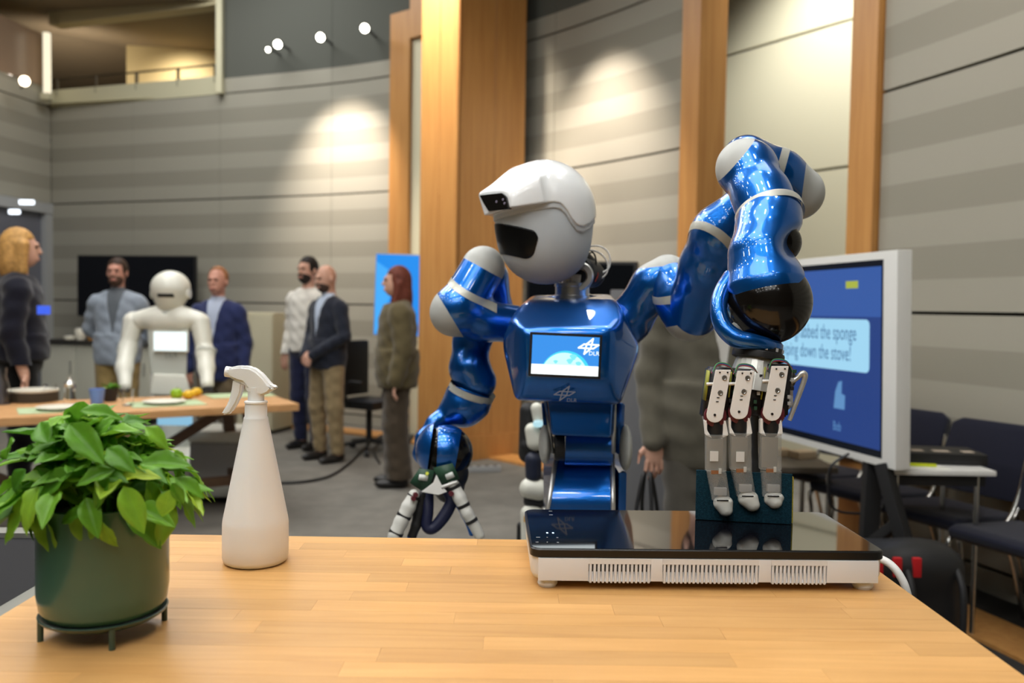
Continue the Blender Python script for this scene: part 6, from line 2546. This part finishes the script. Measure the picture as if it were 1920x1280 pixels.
def rr_uv(u0, v0, u1, v1, r):
    asp = sw2 / sh2
    out = []
    for cx, cy, a0 in ((u1 - r / asp, v1 - r, 0), (u0 + r / asp, v1 - r, 90), (u0 + r / asp, v0 + r, 180), (u1 - r / asp, v0 + r, 270)):
        for k in range(6):
            a = math.radians(a0 + 18 * k)
            out.append((cx + r / asp * math.cos(a), cy + r * math.sin(a)))
    return out


pd_poly('caption_box', rr_uv(.08, .42, .945, .705, .03), .0025, E_PALE)


def pd_text(s, u, v, size, m, align='LEFT', xs=.62):
    M = Mp @ Matrix.Translation((sx0 + sw2 * u, sy0 + sh2 * v, .0035)) @ Matrix.Diagonal((xs, 1, 1, 1))
    return link('lettering', text_mesh(s, size, M, align), m, pd_t, True)


pd_text('grabbed the sponge', .885, .59, .098, E_TXT, 'RIGHT')
pd_text('wiping down the stove!', .86, .475, .098, E_TXT, 'RIGHT')
pd_text('TOR', .53, .755, .075, E_OLIVE, 'RIGHT')
pd_poly('logo_mark', [(.83, .875), (.89, .875), (.89, .915), (.83, .915)], .003, emat('slide_lime', s2l(176, 186, 70), .9))
for u, hgt in [(.47, .24), (.80, .16)]:
    pd_poly('icon', [(u - .028, .2), (u + .028, .2), (u + .03, .2 + hgt * .5), (u + .012, .2 + hgt * .55), (u + .014, .2 + hgt), (u - .004, .2 + hgt * .95), (u - .02, .2 + hgt * .6)], .003, E_ICON)
pd_poly('label_bar', [(.36, .14), (.52, .12), (.52, .155), (.36, .175)], .003, E_ICON)
pd_text('Bob', .79, .075, .06, E_ICON, 'CENTER')
bmid = Mp @ Vector((w_ * .5, 0, -.1))
bR = Mp @ Vector((w_ * .9, 0, -.06))
# trolley legs
def beam(name, p, q_, w, d, m, par):
    p, q_ = Vector(p), Vector(q_)
    return box(name, (0, 0, (q_ - p).length / 2), (w, d, (q_ - p).length), m, par, .006, M=frame_from(p, q_ - p), world=True)


beam('post', at(1637, 862, 3.68), Vector((px_x(1637, 3.68), 3.68, .08)), .07, .05, M_MATTE_BLACK, pd_t)
beam('post', at(1420, 820, 4.35), Vector((px_x(1420, 4.35), 4.35, .08)), .07, .05, M_MATTE_BLACK, pd_t)
beam('strut', at(1655, 868, 3.55), at(1722, 1110, 3.42), .06, .05, M_MATTE_BLACK, pd_t)
beam('cross_bar', at(1625, 1025, 3.66), at(1690, 975, 3.5), .05, .04, M_MATTE_BLACK, pd_t)
p1, p2 = Vector((px_x(1637, 3.68), 3.68, .07)), Vector((px_x(1420, 4.35), 4.35, .07))
beam('base_rail', p1 + Vector((.1, -.25, 0)), p1 + Vector((-.05, .3, 0)), .06, .06, M_MATTE_BLACK, pd_t)
beam('base_rail', p2 + Vector((.1, -.25, 0)), p2 + Vector((-.05, .3, 0)), .06, .06, M_MATTE_BLACK, pd_t)
beam('base_rail', p1, p2, .05, .05, M_MATTE_BLACK, pd_t)
for p in (p1 + Vector((.08, -.2, 0)), p1 + Vector((-.03, .25, 0)), p2 + Vector((.08, -.2, 0)), p2 + Vector((-.03, .25, 0))):
    lathe('castor', [(0, -.015), (.035, -.015), (.035, .015), (0, .015)], M_BLACK, pd_t, 16, frame_from((p.x, p.y, .035), (1, 0, 0)), True)
tube('display_cable', [at(x, y, 3.75) for x, y in [(1592, 850), (1560, 872), (1553, 905), (1560, 950), (1600, 962), (1650, 955), (1672, 905)]], .006, M_BLACK, pd_t, True, 6)

# ------------------------------------------------------------------ chairs on the tier, small table
TIERZ = .14
M_NAVY = mat('navy_upholstery', s2l(29, 31, 46), .9, sheen=.2, spec=.15, bump=.3, bscale=400)
M_CHROME = mat('chair_tube', (.5, .5, .48), .25, metal=1.0)


def conf_chair(label, X, Y, rot, z0=0.0, first=[None]):
    """upholstered stacking chair on a tube frame; faces -y at rot 0"""
    t = thing('conference_chair', label, 'chair', (X, Y, z0), rot, 'navy chairs along the wall')
    if first[0] is None:
        first[0] = t
        link('seat', hull_mesh([(x * .215, y, z) for x in (-1, 1) for y, z in ((-.24, .44), (-.245, .475), (-.2, .49), (.2, .47), (.21, .43), (-.18, .415))], .018), M_NAVY, t)
        link('backrest', hull_mesh([(x * w, y, z) for x in (-1, 1) for w, y, z in ((.21, .19, .52), (.205, .24, .52), (.205, .28, .84), (.205, .32, .83), (.16, .295, .865), (.16, .315, .865), (.212, .215, .68), (.212, .265, .68))], .018), M_NAVY, t)
        for s in (-1, 1):
            tube('frame_side', [(s * .222, -.26, 0.01), (s * .222, -.21, .30), (s * .222, -.2, .43), (s * .222, .1, .44), (s * .218, .2, .55), (s * .214, .26, .76)], .011, M_CHROME, t)
            tube('leg', [(s * .222, .28, 0.01), (s * .222, .2, .25), (s * .222, .12, .43)], .011, M_CHROME, t)
            lathe('glide', [(0, 0), (.014, 0), (.014, .015), (0, .015)], M_BLACK, t, 12, Matrix.Translation((s * .222, -.26, 0)))
    else:
        for ch in list(first[0].children):
            c_ = ch.copy()
            COL.objects.link(c_)
            c_.parent = t
    return t


conf_chair('navy upholstered chair half hidden by the display, back to the striped wall', 1.90, 4.42, math.radians(-62))
conf_chair('broad navy chair behind the small white table', 2.05, 3.95, math.radians(-64))
conf_chair('navy chair cut off by the picture edge, nearest of its row', 2.16, 3.48, math.radians(-66))
conf_chair('navy chair seen under the white framed display', 1.82, 4.88, math.radians(-60))
# small white table with legs
WTZ = .725
wt = thing('white_folding_table', 'small white topped table with thin steel legs beside the display', 'table', (px_x(1770, 3.3), 3.3, TIERZ * 0))
pa_, pb_ = on_z(1700, 880, WTZ), on_z(1868, 880, WTZ)
wc_ = (pa_ + pb_) / 2 + Vector((-.05, .16, 0))
box('top', (wc_.x, wc_.y, WTZ - .012), (.46, .36, .024), M_WHITE, wt, .01, world=True)
box('under_frame', (wc_.x, wc_.y, WTZ - .05), (.40, .30, .045), M_MATTE_BLACK, wt, .004, world=True)
for sx in (-.17, .17):
    for sy in (-.14, .14):
        rod('leg', (wc_.x + sx, wc_.y + sy, 0.002), (wc_.x + sx, wc_.y + sy, WTZ - .03), .011, M_CHROME, wt, True)
lap = thing('laptop_case', 'flat black laptop case lying on the small white table', 'laptop', (wc_.x + .05, wc_.y + .05, WTZ), -.12)
box('case', (0, 0, .026), (.42, .22, .05), M_BLACK, lap, .012)
for x, w in ((-.06, .05), (.04, .07), (.15, .05)):
    box('sticker', (x, -.04, .0512), (w, .05, .0006), mat('sticker_beige', s2l(190, 176, 160), .6), lap)
pap = box('paper_sheet', (0, 0, .0015), (.24, .15, .003), mat('paper', s2l(240, 240, 232), .8), None)
pap.location = (wc_.x - .08, wc_.y - .10, WTZ)
pap.rotation_euler = (0, 0, .1)
set_props(pap, 'white paper sheet at the edge of the small white table', 'paper')
hl = box('highlighter', (0, 0, .006), (.13, .018, .012), mat('highlighter_lime', s2l(214, 226, 40), .4, emit=None), None, .004)
hl.location = (wc_.x - .06, wc_.y - .11, WTZ + .0035)
hl.rotation_euler = (0, 0, -.2)
set_props(hl, 'lime yellow highlighter on the paper of the small white table', 'pen')
# backpack with red pockets under it
bp_p = Vector((px_x(1702, 3.15), 3.15, 0))
bp = thing('backpack', 'black backpack with red pockets on the floor by the counter corner', 'bag', bp_p)
link('bag_body', iso(lambda P: smin(rbox_d(P, (0, 0, .26), (.2, .13, .26), .07), ell_d(P, (.05, -.02, .44), (.14, .1, .1)), .05), (-.28, -.2, -.05), (.28, .2, .62), .012), M_BLACK, bp)
for x, w in ((-.14, .035), (-.07, .03), (.0, .03)):
    box('red_pocket', (x, -.128, .47), (w, .02, .07), mat('red_nylon', s2l(190, 24, 30), .6), bp, .006)
for x in (-.09, .09):
    tube('strap', [(x + .06, -.1, .48), (x + .06, -.17, .38), (x + .06, -.16, .14), (x + .06, -.1, .06)], .012, M_MATTE_BLACK, bp)
# desk with papers seen under the display
dk = thing('side_desk', 'grey topped desk with an oak edge behind the display cart', 'table', (px_x(1520, 5.0), 5.0, 0))
dz = .62
box('top', (px_x(1478, 4.55), 4.62, .56), (.44, .5, .03), mat('desk_grey', s2l(96, 88, 78), .6), dk, .004, M=None, world=True)
for sx in (-.19, .19):
    for sy in (-.2, .2):
        rod('leg', (px_x(1478, 4.55) + sx, 4.62 + sy, .002), (px_x(1478, 4.55) + sx, 4.62 + sy, .55), .014, M_CHROME, dk, True)
for k, (dx, dy) in enumerate([(-.16, .08), (-.01, .1), (.14, .04)]):
    bx_ = box('box_of_papers', (0, 0, .02), (.12, .09, .04), mat('manila', s2l(206, 186, 156), .7), None, .004)
    bx_.location = (px_x(1478, 4.55) + dx * .8 + .02, 4.62 + dy, .5755)
    bx_.rotation_euler = (0, 0, .2 * k)
    set_props(bx_, ['leftmost', 'middle', 'rightmost'][k] + ' beige paper pack on the desk behind the display', 'paper pack', 'paper packs on the desk')

for o_ in bpy.data.objects:
    if o_.name.startswith('lettering'):
        o_['kind'] = 'stuff'
